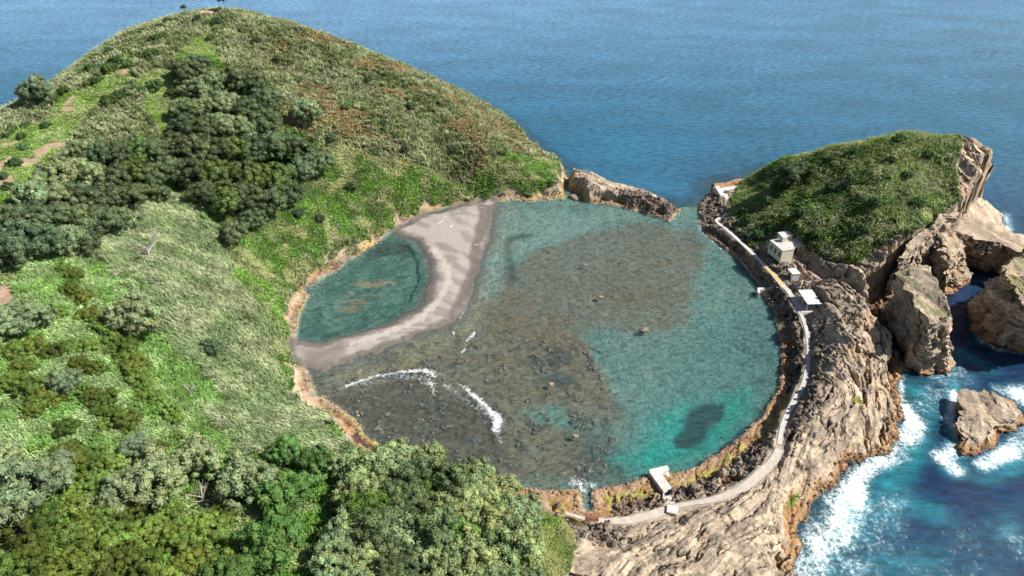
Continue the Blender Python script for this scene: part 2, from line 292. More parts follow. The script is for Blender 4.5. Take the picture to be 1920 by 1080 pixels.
class MB:
    def __init__(s): s.v = []; s.f = []
    def box(s, lo, hi, M=None, bev=0):
        x0, y0, z0 = lo; x1, y1, z1 = hi; b = len(s.v)
        vs = [(x0,y0,z0),(x1,y0,z0),(x1,y1,z0),(x0,y1,z0),(x0,y0,z1),(x1,y0,z1),(x1,y1,z1),(x0,y1,z1)]
        s.v += [tuple(M @ Vector(v)) if M else v for v in vs]
        s.f += [tuple(b + k for k in f) for f in ((3,2,1,0),(4,5,6,7),(0,1,5,4),(1,2,6,5),(2,3,7,6),(3,0,4,7))]; return s
    def prism(s, poly, z0, z1):
        b = len(s.v); n = len(poly)
        z0s = z0 if hasattr(z0, '__len__') else [z0] * n; z1s = z1 if hasattr(z1, '__len__') else [z1] * n
        s.v += [(p[0], p[1], z) for p, z in zip(poly, z0s)] + [(p[0], p[1], z) for p, z in zip(poly, z1s)]
        a = sum(poly[i][0] * poly[(i + 1) % n][1] - poly[(i + 1) % n][0] * poly[i][1] for i in range(n))
        r = range(n) if a > 0 else range(n - 1, -1, -1); r = list(r)
        s.f += [tuple(b + n + i for i in r), tuple(b + i for i in reversed(r))]
        for k in range(n): i, j = r[k], r[(k + 1) % n]; s.f.append((b + i, b + j, b + n + j, b + n + i))
        return s
    def tube(s, p0, p1, r0, r1, n=7):
        p0 = Vector(p0); p1 = Vector(p1); d = (p1 - p0).normalized(); a = d.orthogonal().normalized(); c = d.cross(a); b = len(s.v)
        for p, r in ((p0, r0), (p1, r1)):
            for k in range(n):
                t = 2 * math.pi * k / n; s.v.append(tuple(p + (a * math.cos(t) + c * math.sin(t)) * r))
        for k in range(n): s.f.append((b + k, b + (k + 1) % n, b + n + (k + 1) % n, b + n + k))
        s.f += [tuple(b + n + k for k in range(n)), tuple(b + k for k in reversed(range(n)))]; return s
    def build(s, name, mat, parent=None, bevel=0):
        me = bpy.data.meshes.new(name); me.from_pydata(s.v, [], s.f); me.update(); me.materials.append(mat)
        o = bpy.data.objects.new(name, me); COL.objects.link(o)
        if parent: o.parent = parent
        if bevel: m = o.modifiers.new('bevel', 'BEVEL'); m.width = bevel; m.segments = 2; m.limit_method = 'ANGLE'
        return o

# ------------------------------------------------------------------ materials
def nodes(name):
    m = bpy.data.materials.new(name); m.use_nodes = True; t = m.node_tree; t.nodes.clear()
    return m, t, (lambda k, **kw: _nn(t, k, kw)), t.links.new
def _nn(t, k, kw):
    n = t.nodes.new('ShaderNode' + k)
    for a, b in kw.items():
        if a.startswith('i_'):
            key = a[2:]; n.inputs[int(key) if key.isdigit() else key.replace('_', ' ')].default_value = b
        else: setattr(n, a, b)
    return n
def mat_ground(name, scale=1.0, bump=.6, rough=.9):
    m, t, N, L = nodes(name); out = N('OutputMaterial'); p = N('BsdfPrincipled', i_Roughness=rough); p.inputs['Specular IOR Level'].default_value = .2
    co = N('NewGeometry'); c = N('Attribute', attribute_name='Col')
    a = N('TexNoise', i_Scale=1.9 * scale, i_Detail=8.0, i_Roughness=.65); b = N('TexNoise', i_Scale=.35 * scale, i_Detail=4.0)
    L(co.outputs['Position'], a.inputs['Vector']); L(co.outputs['Position'], b.inputs['Vector'])
    mr = N('MapRange', i_1=.3, i_2=.7, i_3=.55, i_4=1.42); L(a.outputs[0], mr.inputs[0])
    mr2 = N('MapRange', i_1=.3, i_2=.7, i_3=.8, i_4=1.2); L(b.outputs[0], mr2.inputs[0])
    mu = N('Math', operation='MULTIPLY'); L(mr.outputs[0], mu.inputs[0]); L(mr2.outputs[0], mu.inputs[1]); mu0 = mu; mu = N('Mix', data_type='FLOAT'); L(c.outputs['Alpha'], mu.inputs[0]); mu.inputs[2].default_value = 1.0; L(mu0.outputs[0], mu.inputs[3])
    vm = N('VectorMath', operation='SCALE'); L(c.outputs['Color'], vm.inputs[0]); L(mu.outputs[0], vm.inputs['Scale']); L(vm.outputs[0], p.inputs['Base Color'])
    mp = N('Mapping'); mp.inputs['Scale'].default_value = (.5, 1.4, 2.6); mp.inputs['Rotation'].default_value = (0, 0, -R(32)); L(co.outputs['Position'], mp.inputs[0])
    d = N('TexNoise', i_Scale=1.2 * scale, i_Detail=10.0, i_Roughness=.7); L(mp.outputs[0], d.inputs['Vector'])
    bm = N('Bump', i_Strength=bump, i_Distance=.8); ba = N('Math', operation='MULTIPLY', i_1=bump); L(c.outputs['Alpha'], ba.inputs[0]); L(ba.outputs[0], bm.inputs['Strength']); L(d.outputs[0], bm.inputs['Height']); L(bm.outputs[0], p.inputs['Normal'])
    L(p.outputs[0], out.inputs[0]); return m
M_ROCK = mat_ground('rock_ground', 1.0, .75)
M_SAND = M_ROCK
def mat_plain(name, col, rough=.7, var=.15, scale=3.0, bump=.15, stain=None, metal=0):
    m, t, N, L = nodes(name); out = N('OutputMaterial'); p = N('BsdfPrincipled', i_Roughness=rough, i_Metallic=metal); co = N('TexCoord')
    a = N('TexNoise', i_Scale=scale, i_Detail=7.0, i_Roughness=.6); L(co.outputs['Object'], a.inputs['Vector'])
    mx = N('Mix', data_type='RGBA'); c = np.array(col)
    mx.inputs[6].default_value = (*(c * (1 - var)), 1); mx.inputs[7].default_value = (*np.minimum(c * (1 + var), 1), 1)
    mr = N('MapRange', i_1=.35, i_2=.65); L(a.outputs[0], mr.inputs[0]); L(mr.outputs[0], mx.inputs[0]); last = mx.outputs[2]
    if stain is not None:
        b = N('TexNoise', i_Scale=scale * .4, i_Detail=9.0, i_Roughness=.75); L(co.outputs['Object'], b.inputs['Vector'])
        r = N('MapRange', i_1=.5, i_2=.66, i_3=0., i_4=.75); L(b.outputs[0], r.inputs[0]); m2 = N('Mix', data_type='RGBA'); m2.inputs[7].default_value = (*stain, 1)
        L(r.outputs[0], m2.inputs[0]); L(last, m2.inputs[6]); last = m2.outputs[2]
    L(last, p.inputs['Base Color']); bm = N('Bump', i_Strength=bump, i_Distance=.05); L(a.outputs[0], bm.inputs['Height']); L(bm.outputs[0], p.inputs['Normal'])
    L(p.outputs[0], out.inputs[0]); return m
M_CONC = mat_plain('concrete', (.46, .43, .40), .85, .12, 1.2, .3, (.25, .22, .19))
M_TRACK = mat_plain('worn_track', (.44, .385, .32), .9, .14, .8, .4, (.36, .30, .24))
M_CONCW = mat_plain('bleached_concrete', (.52, .49, .45), .8, .1, 1.0, .3, (.34, .30, .26))
M_OCHRE = mat_plain('ochre_paving', (.46, .35, .19), .85, .1, 1.5, .3)
M_WALL = mat_plain('cream_render', (.62, .57, .45), .85, .06, 1.2, .1, (.5, .46, .38))
M_WHITE = mat_plain('white_render', (.60, .58, .53), .8, .06, 1.2, .1, (.48, .45, .4))
M_ROOF = mat_plain('flat_roof', (.47, .44, .41), .9, .12, 1.5, .2, (.3, .27, .24))
M_DARK = mat_plain('dark_glass', (.03, .035, .04), .2, .2, 2, 0)
M_FRAME = mat_plain('window_paint', (.55, .52, .46), .6, .05, 2, 0)
M_ORANGE = mat_plain('orange_door', (.70, .42, .14), .7, .1, 2, 0)
M_RUST = mat_plain('rusty_iron', (.28, .09, .06), .8, .25, 6, .3)
M_WOOD = mat_plain('grey_deadwood', (.36, .32, .28), .9, .15, 4, .3)
M_DRIFT = mat_plain('bleached_driftwood', (.66, .62, .58), .9, .1, 4, .2)
M_BARK = mat_plain('tree_bark', (.20, .17, .14), .95, .25, 3, .5)
M_TILE = mat_plain('pink_roof_tiles', (.55, .27, .20), .85, .15, 3, .2, (.62, .46, .38))
M_STONE = mat_plain('dark_stone', (.16, .14, .12), .9, .2, 2, .4)
M_POLE = mat_plain('weathered_pole', (.07, .06, .05), .8, .2, 3, .1)
def mat_leaf(name, vary=.25, trans=.25, use_rand=True, scale=.25):
    m, t, N, L = nodes(name); out = N('OutputMaterial'); c = N('Attribute', attribute_name='Col'); g = N('NewGeometry')
    nz = N('TexNoise', i_Scale=scale, i_Detail=3.0); L(g.outputs['Position'], nz.inputs['Vector'])
    mr = N('MapRange', i_1=.3, i_2=.7, i_3=1 - vary, i_4=1 + vary); L(nz.outputs[0], mr.inputs[0])
    vm = N('VectorMath', operation='SCALE'); L(c.outputs['Color'], vm.inputs[0]); L(mr.outputs[0], vm.inputs['Scale']); last = vm.outputs[0]
    if use_rand:
        oi = N('ObjectInfo'); hs = N('HueSaturation'); r1 = N('MapRange', i_3=.50, i_4=.518); r2 = N('MapRange', i_3=.78, i_4=1.2)
        L(oi.outputs['Random'], r1.inputs[0]); L(oi.outputs['Random'], r2.inputs[0]); L(r1.outputs[0], hs.inputs['Hue']); L(r2.outputs[0], hs.inputs['Value']); L(last, hs.inputs['Color']); last = hs.outputs[0]
        m2 = N('VectorMath', operation='MULTIPLY'); L(last, m2.inputs[0]); L(oi.outputs['Color'], m2.inputs[1]); last = m2.outputs[0]
    p = N('BsdfPrincipled', i_Roughness=.6); p.inputs['Specular IOR Level'].default_value = .12
    L(last, p.inputs['Base Color']); tr = N('BsdfTranslucent'); L(last, tr.inputs[0]); mx = N('MixShader', i_0=trans); L(p.outputs[0], mx.inputs[1]); L(tr.outputs[0], mx.inputs[2])
    L(mx.outputs[0], out.inputs[0]); return m
M_LEAF = mat_leaf('tree_foliage', .25, .15); M_BLADE = mat_leaf('cane_and_grass', .30, .15, False, .16)

def mat_water(name, sea):
    m, t, N, L = nodes(name); out = N('OutputMaterial'); g = N('NewGeometry'); c = N('Attribute', attribute_name='Col')
    op = N('Attribute', attribute_name='opacity'); fo = N('Attribute', attribute_name='foam'); calm = N('Attribute', attribute_name='calm')
    mp = N('Mapping'); mp.inputs['Rotation'].default_value = (0, 0, R(20 if sea else 35)); mp.inputs['Scale'].default_value = (.55, 1.25, 1) if sea else (.4, 1.5, 1); L(g.outputs['Position'], mp.inputs[0])
    wv = N('TexNoise', i_Scale=.42 if sea else .7, i_Detail=7.0, i_Roughness=.66 if sea else .6); L(mp.outputs[0], wv.inputs['Vector'])
    w2 = N('TexNoise', i_Scale=.035, i_Detail=3.0); L(mp.outputs[0], w2.inputs['Vector'])
    hm = N('Math', operation='MULTIPLY_ADD', i_1=(3.0 if sea else 1.0)); L(w2.outputs[0], hm.inputs[0]); L(wv.outputs[0], hm.inputs[2])
    bm = N('Bump', i_Strength=1.0, i_Distance=(2.1 if sea else .38)); L(wv.outputs[0], bm.inputs['Height'])
    # light and dark sides of the little waves put into the body colour
    mr = N('MapRange', i_1=.34, i_2=.66, i_3=.58, i_4=1.5); L(wv.outputs[0], mr.inputs[0])
    mr2 = N('MapRange', i_1=.35, i_2=.65, i_3=.88, i_4=1.12); L(w2.outputs[0], mr2.inputs[0]); mm = N('Math', operation='MULTIPLY'); L(mr.outputs[0], mm.inputs[0]); L(mr2.outputs[0], mm.inputs[1])
    vm = N('VectorMath', operation='SCALE'); L(c.outputs['Color'], vm.inputs[0]); L(mm.outputs[0], vm.inputs['Scale'])
    df = N('BsdfDiffuse'); L(vm.outputs[0], df.inputs[0])
    tp = N('BsdfTransparent'); tp.inputs[0].default_value = (.72, .93, .93, 1) if sea else (.95, .99, .985, 1)
    b1 = N('MixShader'); L(op.outputs['Fac'], b1.inputs[0]); L(tp.outputs[0], b1.inputs[1]); L(df.outputs[0], b1.inputs[2])
    gl = N('BsdfGlossy', i_Roughness=.16 if sea else .12); L(bm.outputs[0], gl.inputs['Normal']); fr = N('Fresnel', i_IOR=1.33); L(bm.outputs[0], fr.inputs['Normal'])
    b2 = N('MixShader'); L(fr.outputs[0], b2.inputs[0]); L(b1.outputs[0], b2.inputs[1]); L(gl.outputs[0], b2.inputs[2])
    # foam: lacy white where the foam amount is high
    f1 = N('TexNoise', i_Scale=.6, i_Detail=10.0, i_Roughness=.72, i_Distortion=1.2); L(g.outputs['Position'], f1.inputs['Vector'])
    f2 = N('TexVoronoi', feature='DISTANCE_TO_EDGE', i_Scale=.8); dis = N('VectorMath', operation='MULTIPLY_ADD'); dis.inputs[1].default_value = (4.2, 4.2, 4.2); L(f1.outputs['Color'], dis.inputs[0]); L(g.outputs['Position'], dis.inputs[2]); L(dis.outputs[0], f2.inputs['Vector'])
    fl = N('MapRange', i_1=0., i_2=.25, i_3=.22, i_4=-.18); L(f2.outputs['Distance'], fl.inputs[0])
    sc_ = N('MapRange', i_1=0., i_2=1., i_3=-.9, i_4=.9, clamp=False); L(f1.outputs[0], sc_.inputs[0]); s1 = N('Math', operation='ADD'); L(sc_.outputs[0], s1.inputs[0]); L(fl.outputs[0], s1.inputs[1])
    s2 = N('Math', operation='MULTIPLY_ADD', i_1=1.08); L(fo.outputs['Fac'], s2.inputs[0]); L(s1.outputs[0], s2.inputs[2])
    th = N('MapRange', i_1=.52, i_2=1.22); L(s2.outputs[0], th.inputs[0])
    wh = N('BsdfDiffuse'); wh.inputs[0].default_value = (.82, .86, .88, 1)
    b3 = N('MixShader'); L(th.outputs[0], b3.inputs[0]); L(b2.outputs[0], b3.inputs[1]); L(wh.outputs[0], b3.inputs[2]); L(b3.outputs[0], out.inputs[0]); return m
M_SEA = mat_water('sea_water', True); M_LAG = mat_water('lagoon_water', False)

# ------------------------------------------------------------------ rock colour shared by ground and separate rocks
def rock_col(X, Y, Zv, wet=1.0):
    U, V = uv(X, Y)
    sw = (fbm(X / 22, Y / 22, 2, 61) - .5) * 14
    st1 = fbm3(U / 14, (V + sw) / 1.1, Zv / 1.2, 4, 301); big = fbm3(X / 15, Y / 15, Zv / 10, 3, 305); fine = fbm3(X / 1.7, Y / 1.7, Zv / 1.7, 4, 307)
    c = mix(np.array([.28, .222, .168]), np.array([.57, .45, .315]), sst(.36, .62, st1 * .6 + big * .4))
    c = mix(c, np.array([.235, .195, .16]), sst(.48, .68, fine * .5 + big * .5) * .65)
    c = mix(c, np.array([.46, .32, .20]), sst(.58, .75, fbm3(X / 8, Y / 8, Zv / 6, 3, 311)) * .6)
    hb = Zv + (fine - .5) * 1.6
    c = mix(c, np.array([.36, .20, .085]), sst(2.4, 1.2, hb) * .85 * wet)
    c = mix(c, np.array([.13, .075, .055]), sst(.9, .25, hb) * wet)
    return c
# ---- ground colours
N0 = GX.size
col = rock_col(GX, GY, Z)
def px_mask(pts, soft=1.2, wob=1.0, h=0):
    return sst(-soft, soft, up(sdf(PL([(a, b, h) for a, b in pts]), CX + warpx * wob, CY + warpy * wob), GX, GY))
# ledge round the lagoon and dark lava bank, with the bank's shade put into its colour too
fn = fbm(GX / 2, GY / 2, 4, 401)
eastonly = np.maximum(ledge_in, .0)
ledm = ledge_in * sst(-.5, .5, dl) * sst(1.0, 0, (dIn - wl) / 1.0)
col = mix(col, mix(np.array([.30, .17, .09]), np.array([.40, .27, .17]), sst(.4, .6, fn)), ledm * .9)
alg = ledge_in * sst(1.3, .2, np.abs(dIn - wl + .6) - .6) * sst(.5, .58, fbm(GX / 9, GY / 9, 2, 411) + .28 * sst(130, 110, GY)) * sst(.4, .5, fn) * (.25 + .75 * sst(165, 140, GY))
col = mix(col, np.array([.34, .30, .05]), alg * .7)
col = mix(col, np.array([.105, .085, .065]), bank * .85 * sst(.25, .45, fn) * (.35 + .65 * sst(50, 75, GX)) * (.5 + .5 * sst(120, 140, GY)))
westled = (1 - ledge_in) * sst(0, .3, dl) * sst(2.2, .6, dIn) * sst(.35, .5, fbm(GX / 7, GY / 7, 2, 415)); col = mix(col, np.array([.42, .33, .10]), westled * .75)
westr = (1 - ledge_in) * rock * sst(1.5, 3, dIn) * (GX < 40) * sst(.42, .6, fbm(GX / 5, GY / 5, 3, 417)); col = mix(col, np.array([.52, .42, .31]), westr * .6)
wwet = (1 - ledge_in) * (GX < 20) * sst(0, .3, dl) * sst(3, 1.2, dIn) * sst(.6, .4, fbm(GX / 4, GY / 4, 3, 419)); col = mix(col, mix(np.array([.34, .28, .20]), np.array([.20, .17, .14]), sst(.4, .6, fn)), wwet * .85)
# lagoon floor
lagin = (dl <= .3) & ((dLag > -1.5) | (dCh > 0)) & (dO > -2)
fl = np.ones((*GX.shape, 3)) * srgb(98, 126, 118)
nv = fbm(GX / 4, GY / 4, 5, 421, .6); nvv = fbm(U / 2.2, V / 9, 4, 423); tex = 1 - np.abs(2 * fbm(GX / 1.8, GY / 1.8, 4, 425) - 1)
fl = mix(fl, srgb(118, 138, 126), sst(.5, .65, nv) * .6)
def lay(pts, rgb, k=1.0, soft=2.0, wob=1.5, sel=None):
    global fl
    m = px_mask(pts, soft * 1.3 + .8, wob * 1.6) * k; m = np.clip(m * (1 + (nv - .5) * 1.8 * sst(1, .6, m)) * (.9 + .5 * (tex - .6) * (soft > .9)), 0, 1)
    if sel is not None: m = m * sel
    fl = mix(fl, srgb(*rgb), m)
patch = sst(.36, .56, nv)
lay([(915,560),(955,500),(1020,455),(1110,425),(1200,410),(1290,430),(1320,490),(1300,540),(1290,600),(1210,618),(1100,605),(1000,600)], (112,106,90), .95, 1.2, 1.0)
lay([(1120,470),(1300,450),(1320,500),(1240,590),(1140,560)], (108,96,66), .7, 3, 2, sst(.4, .6, nvv))
lay([(860,560),(940,540),(1080,600),(1130,660),(1130,720),(1180,760),(1150,800),(1135,905),(960,912),(700,850),(580,730),(560,690),(700,650)], (116,100,78), .92, 2.0, 2.0)
lay([(900,560),(1010,590),(1110,640),(1120,690),(1060,760),(980,760),(980,680),(940,620)], (112,92,56), .6, 3, 2, sst(.45, .6, nvv))
lay([(620,740),(700,712),(790,702),(870,728),(930,790),(950,850),(900,895),(720,865),(650,790)], (86,74,60), .8, 2, 1)
lay([(640,690),(760,650),(870,605),(890,625),(780,680),(660,710)], (150,130,82), .75, 2, 1, sst(.3, .6, nvv))
lay([(1000,640),(1050,640),(1080,700),(1060,750),(1010,740)], (68,66,58), .8, 2, 2, sst(.4, .55, nv))
lay([(980,770),(1060,755),(1120,770),(1080,800),(1000,800)], (95,140,130), .7, 2, 1)
lay([(1080,800),(1130,790),(1220,860),(1160,905),(1080,910)], (62,70,62), .7, 3, 1)
lay([(960,395),(1180,390),(1200,405),(1080,430),(1010,455),(950,500),(930,560),(905,560),(920,470)], (122,144,136), .85, 2, 1)
lay([(952,440),(990,432),(1000,437),(965,447),(962,480),(972,520),(955,530),(948,490)], (45,50,45), .85, .5, .6)
lay([(1130,790),(1250,700),(1330,600),(1420,580),(1452,640),(1450,720),(1400,800),(1300,865),(1210,880)], (86,120,114), .85, 4, 1.5)
lay([(1440,560),(1480,640),(1480,720),(1440,790),(1340,870),(1250,900),(1310,850),(1400,780),(1435,700),(1435,620)], (52,92,92), .6, 3, 1)
lay([(1160,850),(1230,790),(1300,745),(1400,730),(1420,760),(1370,820),(1300,860),(1210,880)], (8,146,132), 1.0, 4, .6)
DARKP = [(1256,826),(1282,806),(1290,775),(1318,762),(1356,766),(1356,790),(1330,804),(1316,832),(1285,846),(1262,840)]
_m = px_mask(DARKP, 1.0, .35, -4.2); _fd = np.array([.0006, .016, .02])
lay([(900,380),(930,378),(925,470),(900,560),(870,600),(880,520)], (125,118,112), .8, 2, .6)
poolm = sst(-.5, 1, pS)
fl = mix(fl, srgb(124, 122, 106), sst(-14, -3, sS) * (GX < 25) * .55 * (1 - poolm) * sst(.3, .6, nv + .1))
fl = mix(fl, mix(srgb(62, 96, 84), srgb(86, 116, 102), sst(.4, .6, nv)), poolm)
lay([(655,530),(720,500),(745,520),(700,560),(620,600),(640,560)], (150,125,90), .8, 1, 1, sst(.45, .55, nvv))
lay([(700,450),(760,450),(780,470),(740,475),(690,480)], (45,52,46), .8, 1, 1)
fl = fl * (1 - .45 * sst(.86, .97, tex) * sst(0, .5, dLag))[..., None] * (1 + .16 * (fbm(GX / 1.3, GY / 1.3, 3, 427) - .5) * 2)[..., None]
rocksfl = sst(.60, .70, fbm(GX / 2.4, GY / 2.4, 3, 429)) * px_mask([(560,690),(860,600),(1130,650),(1150,800),(1135,910),(700,850)], 2)
fl = mix(fl, srgb(58, 52, 44), rocksfl * .55)
Z = np.where(lagin, Z + rocksfl * .25, Z)
fl = np.clip(fl * 1.02, 0, .8); fl = mix(fl, _fd, _m * .92); col = np.where(lagin[..., None], fl, col)
seafl = (dl <= .3) & ~lagin; col = mix(col, mix(srgb(120, 105, 70), srgb(70, 90, 80), sst(.4, .6, nv)), np.where(seafl, 1.0, 0.0))
# sand
sm = np.where(insand, sst(-3.2, -.5, sS), 0) * (pS < 1.5)
drys = mix(srgb(130, 123, 116), srgb(153, 145, 137), sst(.4, .6, fbm(U / 3, V / 8, 4, 431)))
wets = srgb(102, 95, 88); sc = mix(wets, drys, sst(.8, 3.0, sS + (fn - .5) * 3))
crest, _ = pdist(PL([(812,470),(838,500),(842,530),(820,570),(780,605),(720,628),(660,645)]), GX, GY); sc = mix(sc, srgb(176, 166, 158), sst(2.2, .3, crest + (fbm(GX / .8, GY / 3, 3, 433) - .5) * 3) * .8)
crest2, _ = pdist(PL([(775,455),(800,480),(815,520),(800,560),(760,595),(700,615)]), GX, GY); sc = mix(sc, srgb(84, 75, 71), sst(2.0, .4, np.abs(crest2 - 1.0)) * .3)
wetp = px_mask([(898,385),(925,385),(905,450),(898,520),(880,560),(840,600),(858,560),(880,500),(890,440)], 1, .6); sc = mix(sc, srgb(92, 83, 80), wetp * .8)
wetq = px_mask([(562,660),(600,660),(640,640),(650,660),(600,690),(585,695)], 1, .6); sc = mix(sc, srgb(112, 102, 98), wetq * .7)
col = mix(col, sc, sm)
# vegetated soil and zone colours
gcol = mix(np.array([.055, .065, .028]), np.array([.12, .12, .055]), sst(.4, .6, fn))
gcol = mix(gcol, np.array([.10, .15, .03]), sst(-1, 1, zl['bright']) * .7)
gcol = mix(gcol, np.array([.15, .20, .055]), sst(-1, 1, zl['grassridge']) * .85)
gcol = mix(gcol, np.array([.34, .25, .16]), sst(-1, 1, zl['grassridge']) * sst(.66, .72, fbm(GX / 6, GY / 6, 3, 441)))
gcol = mix(gcol, np.array([.05, .06, .03]), sst(-1, 2, zl['wood']) * .6)
gcol = mix(gcol, np.array([.08, .12, .035]), sst(-1, 1, zl['islet']) * .6)
soil = up(np.maximum(zone([(0,520),(15,525),(35,570),(10,580),(-30,560)]), zone([(205,800),(235,795),(232,815),(205,815)])), GX, GY); gcol = mix(gcol, np.array([.36, .25, .18]), sst(-.8, .8, soil))
col = mix(col, gcol, veg * .96)
col = mix(col, np.array([.40, .37, .34]), pmask * sst(.5, 1, pmask) * .3)
pud = px_mask([(1598,748),(1606,744),(1616,748),(1612,757),(1600,756)], .4, .2, 8)
col = mix(col, np.array([.17, .20, .02]), pud)
grn = px_mask([(1478,925),(1490,912),(1508,905),(1506,914),(1492,926),(1480,934)], .6, .3, 5); col = mix(col, np.array([.09, .17, .02]), grn)
gyy, gxx = np.gradient(Z, gy, gx); slp = np.hypot(gxx, gyy); sk = sst(1.0, 2.5, slp) * rock * sst(.3, 1.5, dl)
hx = (fbm3(GX / 4, GY / 4, Z / 2.2, 4, 671, .6) - .5) * 3.4 * sk; hy = (fbm3(GX / 4, GY / 4, Z / 2.2, 4, 681, .6) - .5) * 3.4 * sk
V3 = np.stack([GX + hx, GY + hy, Z], -1).reshape(-1, 3)
alpha = 1 - .6 * lagin - 0.0; alpha = alpha * (1 - sm) + .22 * sm
ter = mesh_np('ground', V3, grid_faces(len(gy), len(gx)), M_ROCK, colors=np.concatenate([col, alpha[..., None]], -1).reshape(-1, 4)); tag(ter, kind='structure')
ground = gz_of(Z)

# ------------------------------------------------------------------ water sheets
def axis(lo, flo, fhi, hi, s):
    a = [flo]; d = s
    while a[-1] > lo: d *= 1.22; a.append(a[-1] - d)
    b = [fhi]; d = s
    while b[-1] < hi: d *= 1.22; b.append(b[-1] + d)
    return np.array(sorted(a[1:]) + list(np.arange(flo, fhi, s)) + b)
wx = axis(-9000, -60, 214, 9000, .8); wy = axis(-9000, 50, 330, 12000, .8); WX, WY = np.meshgrid(wx, wy)
inb = (WX > X0) & (WX < X1) & (WY > Y0) & (WY < Y1)
dLw = np.maximum(sdf(LAGOON, WX, WY), np.where(WY < P(1290, 385)[1], sdf(CHANNEL, WX, WY), -99)); dOw = -sdf(OUTER, WX, WY)
wn = fbm(WX / 8, WY / 8, 4, 501) - .5
deep = np.ones((*WX.shape, 3)) * np.array([.012, .098, .175])
def fall(d, w_): return np.exp(-(np.maximum(d, 0) / w_) ** 2)
def stroke(pts, w_, k=1.0, h=0):
    d, wv = pdist(PL([(p[0], p[1]) for p in pts]), WX, WY, np.array([p[2] if len(p) > 2 else w_ for p in pts], float)); return k * np.exp(-(d / wv) ** 2)
# deep blue on the right, slightly greener to the middle
rt = sst(35, 85, WX) * sst(330, 190, WY)
deep = mix(deep, np.array([.0008, .021, .070]), rt)
md = sst(-60, 40, WX) * sst(130, 60, WX) * sst(450, 285, WY) * sst(200, 250, WY); deep = mix(deep, np.array([.009, .098, .180]), md * .8)
far = sst(290, 640, WY + .25 * WX * 0); deep = mix(deep, np.array([.115, .235, .37]), far * (1 - .45 * sst(-150, 350, WX)))  # far water paler: sky reflection put into the body colour
turq = np.array([.01, .22, .28]); tq = np.zeros(WX.shape)
for pts, w_, k in [([(1530,1060),(1560,990),(1620,930),(1680,880),(1720,820),(1730,770),(1715,730)], 8, .95), ([(1600,1000),(1680,940),(1760,960)], 7, .5), ([(1730,700),(1800,660),(1850,690)], 6, .55),
                   ([(1780,880),(1850,900),(1920,870)], 5, .55), ([(1700,660),(1700,700)], 4, .5), ([(1735,560),(1790,590)], 4, .25), ([(1790,720),(1780,800),(1800,870)], 4, .7), ([(1880,1000),(1920,960)], 8, .25), ([(1640,1060),(1760,1050)], 7, .35)]:
    tq = np.maximum(tq, stroke(pts, w_ * .48, k * .85))
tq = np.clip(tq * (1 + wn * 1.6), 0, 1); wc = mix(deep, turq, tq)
foam = np.zeros(WX.shape)
for pts, k in [([(1525,1070,4.5),(1560,1000,6),(1590,935,6),(1600,915,4)], .95), ([(1600,905,3),(1640,870,3),(1680,845,4),(1712,795,4),(1700,760,1.5)], .85), ([(1690,760,1.5),(1692,680,1.2)], .6), ([(1530,1075,9),(1600,1075,7)], .55), ([(1640,1000,9),(1680,930,5)], .40), ([(1740,1060,10),(1900,1020,10)], .30),
                ([(1790,735,1.5),(1780,790,2),(1800,835,3),(1770,860,3),(1790,878,3)], .78), ([(1870,728,2),(1925,745,6),(1990,770,8)], .85), ([(1840,872,2.5),(1890,850,3),(1950,820,6)], .75), ([(1790,700,7),(1720,780,6)], .38),
                ([(1700,695,1),(1745,706,1),(1780,705,1)], .5), ([(1818,595,.8),(1832,630,1.2),(1870,655,1.5),(1930,662,2)], .55), ([(1838,625,1.6),(1842,640,1.6)], .75),([(1815,520,2),(1850,530,3)], .40), ([(1888,400,2.0),(1892,440,2.5),(1905,455,1.5)], .62), ([(1000,283,1.5),(1030,297,1.0)], .75), ([(1312,392,.9),(1316,420,1.2)], .5), ([(1260,412,1.2),(1275,400,1)], .5)]:
    foam = np.maximum(foam, stroke(pts, 2, k))
# lagoon water
lagc = np.ones((*WX.shape, 3)) * srgb(105, 145, 148)
lopac = np.full(WX.shape, .07)
lopac += .05 * np.exp(-(((WX - P(1300,800)[0]) / 22) ** 2 + ((WY - P(1300,800)[1]) / 16) ** 2))
lfoam = np.zeros(WX.shape); _c = P(1292, 400); _d = np.hypot(WX - _c[0], WY - _c[1]); _ph = _d + (fbm(WX / 14, WY / 14, 3, 521) - .5) * 9
lopac += .07 * sst(.55, 1, np.sin(_ph * 2 * np.pi / 3.6)) * sst(110, 10, _d) + .05 * sst(.55, .75, fbm(WX / 5, WY / 2, 3, 523))  # light lines of the wave crests painted in through the opacity
for pts, k in [([(645,725,.9),(700,706,1.0),(740,700,.8)], .70), ([(745,698,.8),(800,694,1.1),(815,705,1.0)], .84), ([(640,728,1.5),(700,712,2.2),(760,706,2.2),(830,720,2.2),(900,765,2.4),(935,800,2.2)], .42), ([(800,700,.8),(810,725,1.1),(815,738,.9)], .62), ([(815,697,.6),(850,712,.8),(870,725,.6)], .55), ([(872,726,.8),(905,755,1.2),(918,768,1.1)], .84), ([(918,770,1.2),(935,785,1.9),(930,805,1.7)], .84), ([(932,805,1.2),(938,830,.9)], .5),
                ([(850,622,.6),(852,626,.6)], .8), ([(875,640,.8),(890,622,.8),(885,632,.7)], .72), ([(868,660,.6),(873,655,.6)], .75), ([(1085,905,1.2),(1095,925,.8)], .8), ([(1075,905,2.5),(1110,912,2.5)], .52), ([(660,838,.8),(690,826,.6)], .7), ([(1315,405,1.2),(1312,430,1.2),(1345,462,.8),(1380,487,.5)], .60), ([(898,450,.35),(900,490,.35),(872,580,.5),(862,598,.5)], .62), ([(600,655,.4),(632,645,.4)], .6), ([(1250,405,.8),(1270,412,.8)], .5)]:
    lfoam = np.maximum(lfoam, stroke(pts, 2, k))
